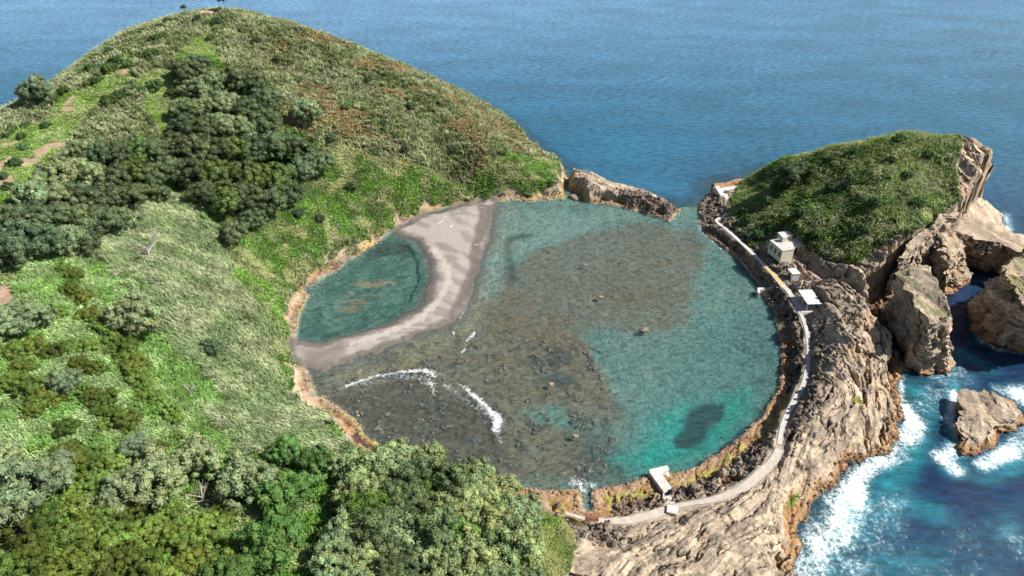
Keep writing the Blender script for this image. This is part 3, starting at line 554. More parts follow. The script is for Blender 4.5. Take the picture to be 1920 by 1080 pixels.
ocop = np.clip(1 - .75 * np.clip(np.maximum(fall(dOw, 7) * .8, tq * .25), 0, 1), 0, 1)
inner = dLw > np.maximum(dOw, -60) 
foam = np.clip(foam * (1 + (fbm(WX / 6, WY / 6, 4, 531) - .5) * 1.5), 0, 1.05)
wc = mix(wc, np.array([.12, .42, .46]), np.clip(foam, 0, 1) ** 1.5 * .7)
def wsheet(name, sel, mat, cl, opac, fm, kind='structure'):
    F = grid_faces(len(wy), len(wx)); selv = sel.ravel(); keep = selv[F].mean(1) >= .5; F = F[keep]
    ids = np.unique(F); rm = np.full(WX.size, -1); rm[ids] = np.arange(len(ids)); F = rm[F]
    wz = .10 * (fbm(WX / 5, WY / 3.2, 3, 511) - .5).ravel()[ids] * (1.8 if 'sea' in name else .5)
    vv = np.stack([WX.ravel()[ids], WY.ravel()[ids], wz], -1)
    o = mesh_np(name, vv, F, mat, colors=cl.reshape(-1, 3)[ids], attrs={'opacity': opac.ravel()[ids], 'foam': fm.ravel()[ids]})
    return tag(o, kind=kind)
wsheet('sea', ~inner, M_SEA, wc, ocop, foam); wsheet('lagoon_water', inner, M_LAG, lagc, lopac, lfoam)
fo = MB(); fo.box((-9000, -9000, -16), (9000, 12000, -15)); tag(fo.build('seabed', mat_plain('deep_seabed', (.01, .03, .05), .9, .2, .01, 0)), kind='structure')

# ------------------------------------------------------------------ separate rock masses
def rock_mass(name, top, base, label, cat='rock', N=230, M=60, A=1.6, mid=0.0, green=0.0, seed=0, wet=1, undercut=0.0, group=None, bulge=0, cap_h=0.0):
    T = np.array([[*P(*p[:3]), p[2]] for p in top]); B = np.array([[*P(p[0], p[1], p[2] if len(p) > 2 else 0), -2.5] for p in base])
    def res(A_):
        n = len(A_); A2 = np.vstack([A_, A_[:1]]); t = np.linspace(0, n, N, endpoint=False); i = t.astype(int); f = (t - i)[:, None]; return A2[i] * (1 - f) + A2[i + 1] * f
    T = res(T); B = res(B); rings = []
    for k in range(M):
        s = k / (M - 1); r = B * (1 - s) + T * s; c = r[:, :2].mean(0); prof = 1 + bulge * math.sin(math.pi * s) - undercut * math.sin(math.pi * min(1, s * 1.05)) * .5
        r = r.copy(); r[:, :2] = c + (r[:, :2] - c) * prof; rings.append(r)
    c = T.mean(0).copy(); c[2] += cap_h
    for k in range(1, 30):
        s = k / 30; r = T * (1 - s) + c * s; r[:, 2] = T[:, 2] * (1 - s) + c[2] * s; rings.append(r)
    V = np.array(rings); nr = len(rings); Pn = V.reshape(-1, 3); x, y, z = Pn.T
    def vn(sc, o, sd_): return np.stack([fbm3(x / sc, y / sc, z / sc, o, sd_ + 50 * q) - .5 for q in range(3)], -1)
    D = vn(6.0, 3, seed + 600) * A * 2.6 + vn(1.6, 3, seed + 700) * A * .95
    strat = (fbm3(x / 12, y / 12, z / .8, 3, seed + 800) - .5); cc = V[:M].mean(1)[:, :2].mean(0); rad = Pn[:, :2] - cc; rad /= np.linalg.norm(rad, axis=1)[:, None] + 1e-6
    side = np.repeat(np.concatenate([np.ones(M), np.linspace(.5, 0, nr - M)]), N)
    D[:, :2] += rad * (strat * A * 1.5 * side)[:, None]
    D[:, 2] *= .6
    q_ = (z + (fbm3(x / 7, y / 7, z / 5, 3, seed + 870) - .5) * 5) / 1.7; fr_ = q_ - np.floor(q_); D[:, :2] += rad * ((fr_ ** 1.5 - .5) * A * .55 * side)[:, None]
    for q in range(2):
        bq = fbm3(x / 5 + 31 * q, y / 5, z / 4.2, 3, seed + 880 + q) * 8; D[:, q] += (np.floor(bq) + sst(.75, 1, bq - np.floor(bq)) - 4) / 8 * A * 3.2 * side
    rg = 1 - np.abs(2 * fbm3(x / 4, y / 4, z / 7, 3, seed + 850) - 1); D[:, :2] -= rad * (sst(.86, .98, rg) * A * 1.5 * side)[:, None]
    Pn = Pn + D
    i = np.arange(nr * N).reshape(nr, N); j = np.roll(i, -1, 1); F = np.stack([i[:-1], j[:-1], j[1:], i[1:]], -1).reshape(-1, 4)
    Pn = np.vstack([Pn, Pn[-N:].mean(0)]); F2 = np.stack([i[-1], j[-1], np.full(N, len(Pn) - 1)], -1)
    a = sum(T[q][0] * T[(q + 1) % N][1] - T[(q + 1) % N][0] * T[q][1] for q in range(N))
    if a < 0: F = F[:, ::-1]; F2 = F2[:, ::-1]
    cl = rock_col(Pn[:, 0], Pn[:, 1], Pn[:, 2], wet)
    if green:
        g = sst(.52, .6, fbm(Pn[:, 0] / 4, Pn[:, 1] / 2.5, 3, seed + 900)) * np.concatenate([np.zeros((M - 3) * N), np.ones((nr - M + 3) * N + 1)]) * green
        cl = mix(cl, np.array([.17, .19, .05]), g)
    loc = np.array([Pn[:, 0].mean(), Pn[:, 1].mean(), 0]); o = mesh_np(name, Pn - loc, [F, F2], M_ROCK, colors=cl, smooth=False); o.location = loc
    tag(o, label, cat, group); return o
rock_mass('sea_stack', [(1677,515,17),(1700,500,18),(1738,489,19),(1744,510,20),(1765,545,22),(1787,580,22.5),(1783,592,22),(1764,598,22),(1744,606,22),(1716,572,21.5),(1706,545,20),(1690,530,18)],
    [(1672,580,4),(1700,575,4),(1740,570,4),(1765,590,3),(1785,640,1),(1790,680),(1780,706),(1755,702),(1728,696),(1702,690),(1690,655),(1678,620,2)],
    'tall grey-brown rock wedge with a grassy streak down its top, beside the bare shelf', 'sea stack', green=.45, seed=1, A=1.0)
rock_mass('rock_pillar', [(1776,432,20),(1796,432,18),(1806,448,16),(1806,470,14),(1794,476,14),(1776,470,16),(1764,456,18),(1764,440,20)],
    [(1765,500),(1800,500),(1818,515),(1820,532),(1802,548),(1780,557),(1760,548),(1752,520)],
    'narrow craggy rock pillar standing at the water under the tan cliff of the small islet', 'rock pillar', seed=2, A=1.3)
rock_mass('sea_stack', [(1886,502,25),(1905,492,26),(1935,470,26),(2010,480,26),(2060,540,25),(2000,600,20),(1935,590,19),(1915,570,20),(1903,545,22),(1898,520,24),(1890,512,25),(1884,506,25)],
    [(1815,585),(1850,545),(1920,520),(2020,540),(2090,600),(2060,670),(1990,675),(1925,662),(1880,657),(1845,640),(1826,617),(1813,598)],
    'rock stack cut by the right frame edge, sunlit top and shaded left face', 'sea stack', green=.5, seed=3, A=1.6)
rock_mass('rock_slab', [(1760,425,16),(1790,432,16),(1822,446,15),(1853,452,14),(1888,460,13),(1935,482,13),(1990,500,12),(1990,450,5),(1910,448,2),(1886,425,1.5),(1876,398,3),(1853,380,7),(1828,366,13),(1795,385,18)],
    [(1765,480),(1800,492),(1822,500),(1853,508),(1885,512),(1930,525),(1990,540),(2010,470),(1918,462),(1897,446),(1887,405),(1862,388,1),(1835,385,3),(1800,420,6)],
    'broad sloping tan rock slab running from the islet cliff towards the right edge', 'rock slab', seed=4, A=1.1, M=36)
rock_mass('cliff_tower', [(1762,264,33.5),(1790,262,33.5),(1808,266,33),(1807,284,31),(1811,296,29),(1828,298,28),(1828,310,27.5),(1812,318,27),(1793,320,28),(1776,318,29),(1766,300,31)],
    [(1775,330,12),(1800,328,12),(1822,330,11),(1828,340,10),(1834,352,9),(1836,362,9),(1832,378,9),(1815,390,10),(1795,397,11),(1775,392,13),(1762,372,14)],
    'pale tan cliff tower with overhanging grey ledges at the top of the small islet', 'cliff', seed=5, A=1.2, M=60)
rock_mass('surf_rock', [(1800,732,4.5),(1835,728,4.5),(1872,738,5),(1900,755,4),(1915,775,3.5),(1905,790,3),(1870,800,3.5),(1855,815,2.5),(1835,835,2),(1812,840,1.8),(1808,820,2.5),(1800,790,3.5)],
    [(1795,738),(1835,736),(1880,742),(1922,762),(1935,790),(1920,812),(1882,818),(1868,835),(1840,868),(1795,872),(1787,856),(1795,800)],
    'low brown rock surrounded by white surf in the open water at right', 'rock', seed=6, A=1.5, M=30, cap_h=1.5, wet=1.0)
rock_mass('cliff_overhang', [(1684,488,18),(1700,462,20),(1730,430,23),(1762,404,26),(1798,396,26),(1796,408,25),(1765,422,24),(1738,448,22),(1712,474,20),(1695,496,18)],
    [(1682,500,14),(1700,476,16),(1726,446,17),(1756,418,18),(1785,402,20),(1782,408,20),(1758,428,19),(1732,454,18),(1708,480,16),(1694,500,14)],
    'grey rock lip overhanging the shaded gully along the lower right edge of the islet scrub', 'rock ledge', seed=8, A=1.1, M=26)
def rubble(name, x, y, r_, colr, sink=.2, zfix=None):
    n = len(x); ph = (1 + 5 ** .5) / 2
    iv = np.array([(-1,ph,0),(1,ph,0),(-1,-ph,0),(1,-ph,0),(0,-1,ph),(0,1,ph),(0,-1,-ph),(0,1,-ph),(ph,0,-1),(ph,0,1),(-ph,0,-1),(-ph,0,1)], float); iv /= np.linalg.norm(iv[0])
    F = np.array([(0,11,5),(0,5,1),(0,1,7),(0,7,10),(0,10,11),(1,5,9),(5,11,4),(11,10,2),(10,7,6),(7,1,8),(3,9,4),(3,4,2),(3,2,6),(3,6,8),(3,8,9),(4,9,5),(2,4,11),(6,2,10),(8,6,7),(9,8,1)])
    v = iv[None] * rng.uniform(.6, 1.3, (n, 12, 1)); sc = r_[:, None, None] * np.stack([rng.uniform(.8, 1.5, n), rng.uniform(.6, 1.1, n), rng.uniform(.45, .9, n)], -1)[:, None]; v = v * sc
    a = rng.uniform(0, 6.28, n); c_, s_ = np.cos(a)[:, None], np.sin(a)[:, None]; v = np.stack([v[..., 0] * c_ - v[..., 1] * s_, v[..., 0] * s_ + v[..., 1] * c_, v[..., 2]], -1)
    z = ground(x, y) if zfix is None else zfix; v = v + np.stack([x, y, z + r_ * sink], -1)[:, None]
    FF = (F[None] + np.arange(n)[:, None, None] * 12).reshape(-1, 3)
    return tag(mesh_np(name, v.reshape(-1, 3), FF, M_ROCK, colors=np.repeat(colr * rng.uniform(.7, 1.3, (n, 1)), 12, 0), smooth=False), kind='stuff')
_gi = lambda A, x, y: A[np.interp(y, gy, np.arange(len(gy))).astype(int), np.interp(x, gx, np.arange(len(gx))).astype(int)]
x = rng.uniform(0, 130, 90000); y = rng.uniform(70, 275, 90000); m = (rng.uniform(0, 1, len(x)) < _gi(bank, x, y) * .55) & (_gi(pmask, x, y) < .25)
x2 = rng.uniform(45, 110, 60000); y2 = rng.uniform(165, 262, 60000); d2 = _gi(dIn, x2, y2); m2 = (d2 > 1.2) & (d2 < 6.5) & (_gi(pmask, x2, y2) < .8) & (rng.uniform(0, 1, len(x2)) < .5) & (_gi(dO, x2, y2) > 2) & (_gi(veg, x2, y2) < .5)
_pd, _ = pdist(pathw(PATH)[0], x2, y2); m2 &= _pd > 1.25
x, y = np.concatenate([x[m], x2[m2]]), np.concatenate([y[m], y2[m2]]); rubble('lava_rubble', x, y, rng.uniform(.22, .75, len(x)) ** 1.2, np.ones((len(x), 3)) * np.array([.185, .15, .12]))
x = rng.uniform(-90, 140, 160000); y = rng.uniform(70, 290, 160000); d_ = _gi(dIn, x, y); m = (d_ > -.8) & (d_ < 2.2) & (_gi(dO, x, y) > 1) & (rng.uniform(0, 1, len(x)) < .35 + .3 * (x < 20)) & (_gi(sS, x, y) < -6) & (_gi(pmask, x, y) < .2)
x, y = x[m], y[m]; rubble('shore_stones', x, y, rng.uniform(.12, .55, len(x)) ** 1.3, mix(np.array([.42, .30, .19]), np.array([.22, .16, .11]), rng.uniform(0, 1, len(x))))
x = rng.uniform(-70, 70, 30000); y = rng.uniform(100, 200, 30000); m = (_gi(rocksfl, x, y) > .3) & (_gi(sS, x, y) < -7) & (rng.uniform(0, 1, len(x)) < .6) & lagin[np.interp(y, gy, np.arange(len(gy))).astype(int), np.interp(x, gx, np.arange(len(gx))).astype(int)]
x, y = x[m], y[m]; rubble('lagoon_bed_stones', x, y, rng.uniform(.2, .65, len(x)), mix(np.array([.14, .12, .09]), np.array([.26, .21, .16]), rng.uniform(0, 1, len(x))), .1)
x = rng.uniform(30, 135, 60000); y = rng.uniform(60, 200, 60000); d_ = _gi(dO, x, y); m = (d_ > -1.2) & (d_ < 2.5) & (rng.uniform(0, 1, len(x)) < .45)
x, y = x[m], y[m]; rubble('surf_stones', x, y, rng.uniform(.15, .6, len(x)) ** 1.2, mix(np.array([.34, .22, .12]), np.array([.13, .08, .06]), rng.uniform(0, 1, len(x))))
# boulders awash in the lagoon
def boulder(px, py, r, label, sd_, group='boulders in the lagoon', h=0):
    p = P(px, py, h); n = 16; m = 28; th = np.linspace(0, math.pi, n); ph = np.linspace(0, 2 * math.pi, m, endpoint=False); TH, PH = np.meshgrid(th, ph, indexing='ij')
    v = np.stack([np.sin(TH) * np.cos(PH), np.sin(TH) * np.sin(PH), np.cos(TH)], -1).reshape(-1, 3)
    k = 1 + (fbm3(v[:, 0] * 1.4 + sd_, v[:, 1] * 1.4, v[:, 2] * 1.4, 4, sd_) - .5) * 1.1; v = v * k[:, None] * np.array([r, r * .75, r * .5])
    i = np.arange(n * m).reshape(n, m); j = np.roll(i, -1, 1); F = np.stack([i[:-1], i[1:], j[1:], j[:-1]], -1).reshape(-1, 4)
    cl = rock_col(v[:, 0] + p[0], v[:, 1] + p[1], v[:, 2] * 0 + 3) * .8; cl = mix(cl, np.array([.2, .17, .11]), .5)
    o = mesh_np('boulder', v, F, M_ROCK, colors=cl); o.location = (p[0], p[1], (float(ground(*p)) if h else 0) + .12); tag(o, label, 'boulder', group)
for a in [(1125,557,1.0,'rounded boulder breaking the surface in the middle of the brown reef',1),(1208,620,1.5,'flat olive boulder just off the lower edge of the brown reef',2),(1096,497,.8,'small boulder in the reef patch nearest the dark weed line',3),
          (1033,721,.9,'pale boulder among the darkest weed patch in mid lagoon',4),(1078,818,.9,'pinkish boulder alone below the pale sandy streak',5),(1170,487,.5,'tiny boulder in the upper reef nearest the barrier rock',6),(960,893,.9,'reddish boulder by the shore beside the big grove',7)]: boulder(*a)
boulder(1082, 366, 3.2, 'square block fallen at the foot of the notch in the barrier', 11, None, 1.0)

# ------------------------------------------------------------------ concrete path, pier, jetty and small structures
def ribbon(name, pts, mat, thick=.35, lift=.06, n=8):
    ln, hs, ws = pathw(pts); k = np.arange(len(ln)); t = np.linspace(0, len(ln) - 1, (len(ln) - 1) * n + 1)
    def cr(v):
        i = np.clip(t.astype(int), 0, len(v) - 2); f = t - i; f = f if v.ndim == 1 else f[:, None]
        p0 = v[np.maximum(i - 1, 0)]; p1 = v[i]; p2 = v[i + 1]; p3 = v[np.minimum(i + 2, len(v) - 1)]
        return .5 * (2 * p1 + (p2 - p0) * f + (2 * p0 - 5 * p1 + 4 * p2 - p3) * f * f + (3 * p1 - p0 - 3 * p2 + p3) * f ** 3)
    c = cr(ln); h = cr(hs) + lift; w_ = cr(ws) * (1 + .12 * (n2(t * 1.3, t * 0, 77) - .5) * 2); tn = np.gradient(c, axis=0); tn /= np.linalg.norm(tn, axis=1)[:, None]; nr = np.stack([-tn[:, 1], tn[:, 0]], -1)
    Lf = c + nr * w_[:, None] / 2; Rt = c - nr * w_[:, None] / 2
    V = np.concatenate([np.column_stack([Lf, h - thick]), np.column_stack([Lf, h]), np.column_stack([Rt, h]), np.column_stack([Rt, h - thick])]); m = len(c); a = np.arange(m - 1)
    F = np.concatenate([np.stack([a + q * m, a + 1 + q * m, a + 1 + (q + 1) * m, a + (q + 1) * m], -1) for q in range(3)])
    F = F[:, ::-1]
    o = mesh_np(name, V, F, mat, smooth=False); tag(o, kind='structure'); return o
ribbon('path', PATH[:9], M_CONCW); ribbon('path', PATH[8:11], M_OCHRE); ribbon('path', PATH[10:], M_CONC); ribbon('path', PATH2, M_TRACK)
def slab(name, poly, h, z0, mat, label=None, cat=None, bevel=.04):
    m = MB(); p = [P(a, b, h) for a, b in poly]; m.prism(p, z0, h); o = m.build(name, mat, bevel=bevel); return tag(o, label, cat)
# jetty at the near shore
jt = empty('jetty', (*P(1245, 905, 1.9), 0), 0, 'white L-shaped concrete jetty reaching into the lagoon from the near shore', 'jetty')
def part(o, par):
    o.parent = par; o.location = Vector(o.location) - Vector(par.location); return o
part(slab('deck', [(1217,880),(1251,872),(1255,880),(1243,886),(1243,891),(1264,921),(1265,926),(1242,931),(1244,922),(1218,886)], 1.9, -1, M_CONCW, bevel=.08), jt)
part(slab('landing_step', [(1251,880),(1257,893),(1246,892),(1244,887)], .9, -1, M_CONCW), jt)
part(slab('ramp', [(1242,932),(1256,928),(1270,948),(1254,950)], 3.2, .5, M_CONC), jt)
bx = empty('concrete_block', (*P(1260, 958, 4.2), 4.0), R(-15), 'small white concrete block beside the near path where the jetty ramp ends', 'block')
MB().box((-1.1, -1.0, 0), (1.1, 1.0, .75)).build('body', M_WHITE, bx, bevel=.06); MB().box((-1.2, -1.1, .753), (1.2, 1.1, .88)).build('cap', M_CONCW, bx, bevel=.03)
gr_ = empty('footbridge_grate', (*P(1110, 972, 4.3), 4.25), R(-6), 'small dark red iron footbridge over the cut where water enters', 'footbridge')
mb = MB()
for k in range(7): mb.box((-1.5, -.6 + k * .2, 0), (1.5, -.52 + k * .2, .1))
mb.build('deck', M_RUST, gr_)
for s in (-1, 1):
    rl = MB(); 
    for q in (-1.4, -.5, .5, 1.4): rl.box((q - .03, s * .72 - .03, .0), (q + .03, s * .72 + .03, .8))
    rl.box((-1.45, s * .72 - .04, .8), (1.45, s * .72 + .04, .87)); rl.build('railing', M_RUST, gr_)
# pole on the outer rocks
pp = P(1509, 915, 5); pz = float(ground(*pp)) - .2; po = empty('pole', (*pp, pz), 0, 'thin dark upright pole on bare rock near the lower right surf', 'pole')
MB().tube((0, 0, 0), (0, 0, 5.2), .14, .10).build('shaft', M_POLE, po); MB().box((-.22, -.22, 5.2), (.22, .22, 5.45)).build('cap', M_POLE, po); MB().box((-.45, -.45, 0), (.45, .45, .35)).build('footing', M_CONC, po)
# pier at the far end of the path
pr = empty('pier', (*P(1360, 357, 2.9), 0), 0, 'white concrete pier slab beside the channel at the far end of the path', 'pier')
part(slab('deck', [(1349,353),(1375,349),(1403,344),(1408,349),(1388,356),(1371,364),(1362,368),(1354,366)], 2.9, -1.5, M_WHITE), pr)
part(slab('sea_wall', [(1340,349),(1348,348),(1358,366),(1351,367)], 4.2, -1.5, M_CONCW), pr)
part(slab('step', [(1392,342),(1400,341),(1403,344),(1395,346)], 3.5, 0, M_WHITE), pr)
ma = empty('ladder_rail', (*P(1362, 350, 2.9), 2.9), 0, 'little dark handrail at the sea edge of the white pier', 'handrail')
for q in (0, 1.2, 2.4): MB().tube((q, 0, 0), (q, 0, 1.0), .05, .05).build('post', M_POLE, ma)
MB().tube((0, 0, 1), (2.4, 0, 1), .05, .05).build('rail', M_POLE, ma)
slab('landing_platform', [(1420,539),(1438,539),(1438,542.5),(1425,543),(1425,549),(1421,549)], 1.6, -1, M_CONCW, 'small white bathing platform on the lagoon edge below the ochre path', 'platform')
# stairs: from platform up, and by the shelter
def stairs(a, b, n, wdt, label):
    a = np.array(a, float); b = np.array(b, float); o = empty('stairs', tuple(a), 0, label, 'stairs'); d = (b - a) / n; ln_ = math.hypot(d[0], d[1]); ang_ = math.atan2(d[1], d[0])
    for k in range(n):
        M = Matrix.Translation(Vector(d * k)) @ Matrix.Rotation(ang_, 4, 'Z'); MB().box((0, -wdt / 2, -.9), (ln_ * .96, wdt / 2, d[2]), M).build('step', M_CONC, o, bevel=.02)
stairs([*P(1439,541,1.6), 1.4], [*P(1462,530,4.6), 4.6], 9, 1.2, 'short concrete stairs climbing from the bathing platform to the ochre path')
stairs([*P(1466,576,2.0), 1.8], [*P(1482,562,4.8), 4.6], 9, 2.6, 'wide broken stairs on the dark bank in front of the white-roofed shelter')
stairs([*P(1462,505,5.0), 4.9], [*P(1481,491,7.4), 7.4], 8, 1.3, 'narrow stairs rising along the lagoon end of the cream house')
# shelter
sx0, sy0 = P(1499.5, 544, 8.0); sx1, sy1 = P(1538, 570, 8.0)
shc = np.array([(sx0 + sx1) / 2, (sy0 + sy1) / 2]); sh = empty('shelter', (*shc, 5.1), R(3), 'open shelter with flat white roof on posts beside the path', 'shelter')
MB().box((-2.3, -3.9, 2.75), (2.3, 3.9, 3.0)).build('roof', M_WHITE, sh, bevel=.03)
for x in (-2.0, 2.0):
    for y in (-3.5, 0.0, 3.5): MB().box((x - .13, y - .13, -.6), (x + .13, y + .13, 2.747)).build('post', M_WHITE, sh)
MB().box((-3.8, -4.4, -.8), (2.4, 4.2, .12)).build('floor', M_CONC, sh, bevel=.03)
MB().box((2.1, -3.6, .124), (2.3, 3.6, 2.0)).build('back_wall', M_STONE, sh)
MB().box((1.2, -2.6, .124), (1.7, 2.6, .55)).build('bench', M_CONC, sh)
# house
B0 = P(1467.6, 471, 11); A0 = P(1444, 451, 11); C0 = P(1492, 469, 11); vv = A0 - B0; LV = np.linalg.norm(vv); rot = math.atan2(vv[1], vv[0]) - math.pi / 2; LU = np.linalg.norm(C0 - B0)
hs = empty('house', (*B0, 5.2), rot, 'two-storey cream house with flat grey roof above the path', 'house')
w_ = MB(); w_.box((0, 0, 1.0), (LU, LV, 5.75)); w_.build('wall', M_WALL, hs, bevel=.03)
MB().box((-.12, -.12, 5.753), (LU + .12, LV + .12, 5.95)).build('roof', M_ROOF, hs, bevel=.03)
MB().box((1.2, .3, -2.0), (LU - .1, LV - .3, .997)).build('foundation', M_STONE, hs)
for y in (.3, LV - .3): MB().box((.1, y - .15, -2.5), (.4, y + .15, .997)).build('post', M_WALL, hs)
for k in range(3):
    y = 1.0 + k * 2.3 + (LV - 7.4) / 2 + .2; f = MB()
    yy0, yy1 = y - .55, y + .55; 
    for (a0, a1, z0, z1) in ((yy0 - .1, yy0, 2.9, 4.9), (yy1, yy1 + .1, 2.9, 4.9), (yy0, yy1, 2.8, 2.9), (yy0, yy1, 4.8, 4.9), (y - .04, y + .04, 2.9, 4.8)): f.box((-.07, a0, z0), (-.003, a1, z1))
    fo_ = f.build('window', M_FRAME, hs); MB().box((-.04, yy0, 2.9), (-.004, yy1, 4.8)).build('pane', M_DARK, fo_)
MB().box((LU * .62, LV - 2.6, 5.953), (LU * .98, LV - .9, 8.0)).build('stair_tower', M_WHITE, hs, bevel=.03)
MB().box((LU * .985, LV - 2.4, 5.6), (LU + .35, LV - 1.1, 7.5)).build('door', M_ORANGE, hs)
MB().box((LU + .003, LV - .3, 0), (LU + 4.1, LV + 2.6, 6.6)).build('rear_block', M_WHITE, hs, bevel=.03)
MB().box((LU - .1, LV - .4, 6.603), (LU + 4.3, LV + 2.8, 6.75)).build('rear_roof', M_ROOF, hs)
MB().box((LU + .003, 3.0, 0), (LU + 5.2, LV - .303, 5.1)).build('annex', M_WHITE, hs, bevel=.03)
MB().box((LU + .13, 1.6, 5.103), (LU + 5.6, LV - .41, 5.3)).build('annex_roof', M_CONCW, hs)
MB().box((LU + 2.2, 2.93, 1.6), (LU + 3.9, 2.997, 4.5)).build('door', M_DARK, hs)
for x in (LU + .6, LU + 5.2): MB().box((x - .13, 1.75, -.5), (x + .13, 2.01, 5.1)).build('post', M_WHITE, hs)
# hut between house and shelter
hp = P(1489, 509, 7.6); hu = empty('hut', (*hp, 5.0), R(10), 'tiny white hut with dark doorway between the house and the shelter', 'hut')
MB().box((-1.3, -1.6, -.5), (1.3, 1.6, 2.6)).build('wall', M_WHITE, hu, bevel=.03); MB().box((-1.45, -1.75, 2.603), (1.45, 1.75, 2.75)).build('roof', M_WHITE, hu, bevel=.02)
MB().box((-1.36, -.5, 0), (-1.303, .5, 2.0)).build('door', M_DARK, hu)
# retaining wall under the scrub
wl_ = empty('stone_wall', (*at(1600, 478), 0), 0, 'low dark stone retaining wall along the foot of the islet scrub behind the house', 'wall')
mb = MB(); pts = [at(1535, 476), at(1570, 476), at(1605, 477), at(1640, 479)]
for a, b in zip(pts[:-1], pts[1:]):
    d = (b - a) / np.linalg.norm(b - a); n_ = np.array([-d[1], d[0]]) * .25; z = float(ground(*((a + b) / 2))); q = [a - n_, b - n_, b + n_, a + n_]; mb.prism([tuple(v - np.array(wl_.location[:2])) for v in q], z - 1.5, z + .9)
mb.build('masonry', M_STONE, wl_)
# ruin on the summit
rp = at(389, 29); rz = float(ground(*rp)); ru = empty('summit_ruin', (*rp, rz), R(5), 'small ruined building with pink tiled roof on the hill summit', 'ruin')
ru.scale = (.62, .62, .62)
MB().box((-4, -1.6, -1), (4, 1.6, 1.6)).build('wall', M_STONE, ru)
m = MB(); m.prism([(-4.3, -1.9), (4.3, -1.9), (4.3, 1.9), (-4.3, 1.9)], [1.603] * 4, [1.8, 1.8, 2.7, 2.7]); m.build('roof', M_TILE, ru)
MB().box((-2.2, -1.66, 0), (-1.2, -1.603, 1.4)).build('door', M_DARK, ru)
# driftwood on the sand
def drift(px, py, l, a, label, cross=False):
    p = P(px, py, .6); z = float(ground(*p)) + .1; o = empty('driftwood', (*p, z), R(a), label, 'driftwood', 'driftwood on the beach')
    MB().tube((-l, 0, 0), (l, .1, .12), .16, .10).build('trunk', M_DRIFT, o)
    if cross: MB().tube((.2, -l * .7, .15), (-.1, l * .7, .1), .13, .09).build('branch', M_DRIFT, o)
for a in [(858,398,1.6,5,'crossed pair of bleached driftwood logs at the top of the beach',True),(826,418,1.2,40,'short bleached log nearest the left edge of the upper beach'),(846,425,.9,60,'small stick below the crossed logs'),(905,391,1.5,-50,'pale log at the water line by the barrier rock'),(894,459,.8,5,'white log on the wet right side of the sandspit'),(835,408,.7,20,'tiny stick just left of the crossed logs')]: drift(*a)

# ------------------------------------------------------------------ vegetation: merged leaf masses (stuff)
def zone_pts(n, box=(-230, 180, 30, 400)):
    x = rng.uniform(box[0], box[1], n); y = rng.uniform(box[2], box[3], n)
    # keep what could be seen from near the photograph's position
    dz = y * ct + (CAM_H - 20) * st_; return x, y, np.abs(x) < dz * .88 + 8
gi = lambda A, x, y: A[np.interp(y, gy, np.arange(len(gy))).astype(int), np.interp(x, gx, np.arange(len(gx))).astype(int)]
def blades(name, x, y, h, wd, colr, k=8, lean=(.0, .0), spread=.5, droop=.35, clump=.35, zoff=0.0, cat=None):
    n = len(x); z = ground(x, y); X = np.repeat(x, k); Y = np.repeat(y, k); Zb = np.repeat(z, k) + zoff; hh = np.repeat(h, k) * rng.uniform(.6, 1.15, n * k); ww = np.repeat(wd, k) * rng.uniform(.6, 1.3, n * k)
    a = rng.uniform(0, 2 * np.pi, n * k); rr = clump * np.sqrt(rng.uniform(0, 1, n * k)); X = X + rr * np.cos(a); Y = Y + rr * np.sin(a)
    sp = rng.uniform(.1, 1, n * k) * spread; dx = np.cos(a) * sp + lean[0]; dy = np.sin(a) * sp + lean[1]
    pa = a + np.pi / 2 + rng.normal(0, .5, n * k); wx_ = np.cos(pa) * ww; wy_ = np.sin(pa) * ww
    b0 = np.stack([X - wx_ * .5, Y - wy_ * .5, Zb - .15], -1); b1 = np.stack([X + wx_ * .5, Y + wy_ * .5, Zb - .15], -1)
    mx_ = X + dx * hh * .45; my_ = Y + dy * hh * .45; mz = Zb + hh * .72
    m0 = np.stack([mx_ - wx_ * .55, my_ - wy_ * .55, mz], -1); m1 = np.stack([mx_ + wx_ * .55, my_ + wy_ * .55, mz], -1)
    tp = np.stack([X + dx * hh * (1 + droop), Y + dy * hh * (1 + droop), Zb + hh * (1 - droop * sp)], -1)
    N_ = n * k; V = np.stack([b0, b1, m0, m1, tp], 1).reshape(-1, 3); q = np.arange(N_) * 5
    Q = np.stack([q, q + 1, q + 3, q + 2], -1); T = np.stack([q + 2, q + 3, q + 4], -1)
    C = np.repeat(np.repeat(colr, k, 0) * rng.uniform(.75, 1.25, (N_, 1)), 5, 0)
    o = mesh_np(name, V, [Q, T], M_BLADE, colors=C, smooth=False); return tag(o, kind='stuff')
def vis_sel(x, y, m, dens):
    return m & (rng.uniform(0, 1, len(x)) < dens)
DW = lambda x, y, k: gi(zl[k], x, y)
def vary(base, x, y, amt=.25, seed=0, alt=None, sc=6):
    c = np.ones((len(x), 3)) * base; t = fbm(x / sc, y / sc, 3, 900 + seed)
    if alt is not None: c = mix(c, alt, sst(.42, .6, t))
    return c * (1 + amt * (rng.uniform(-1, 1, (len(x), 1))))
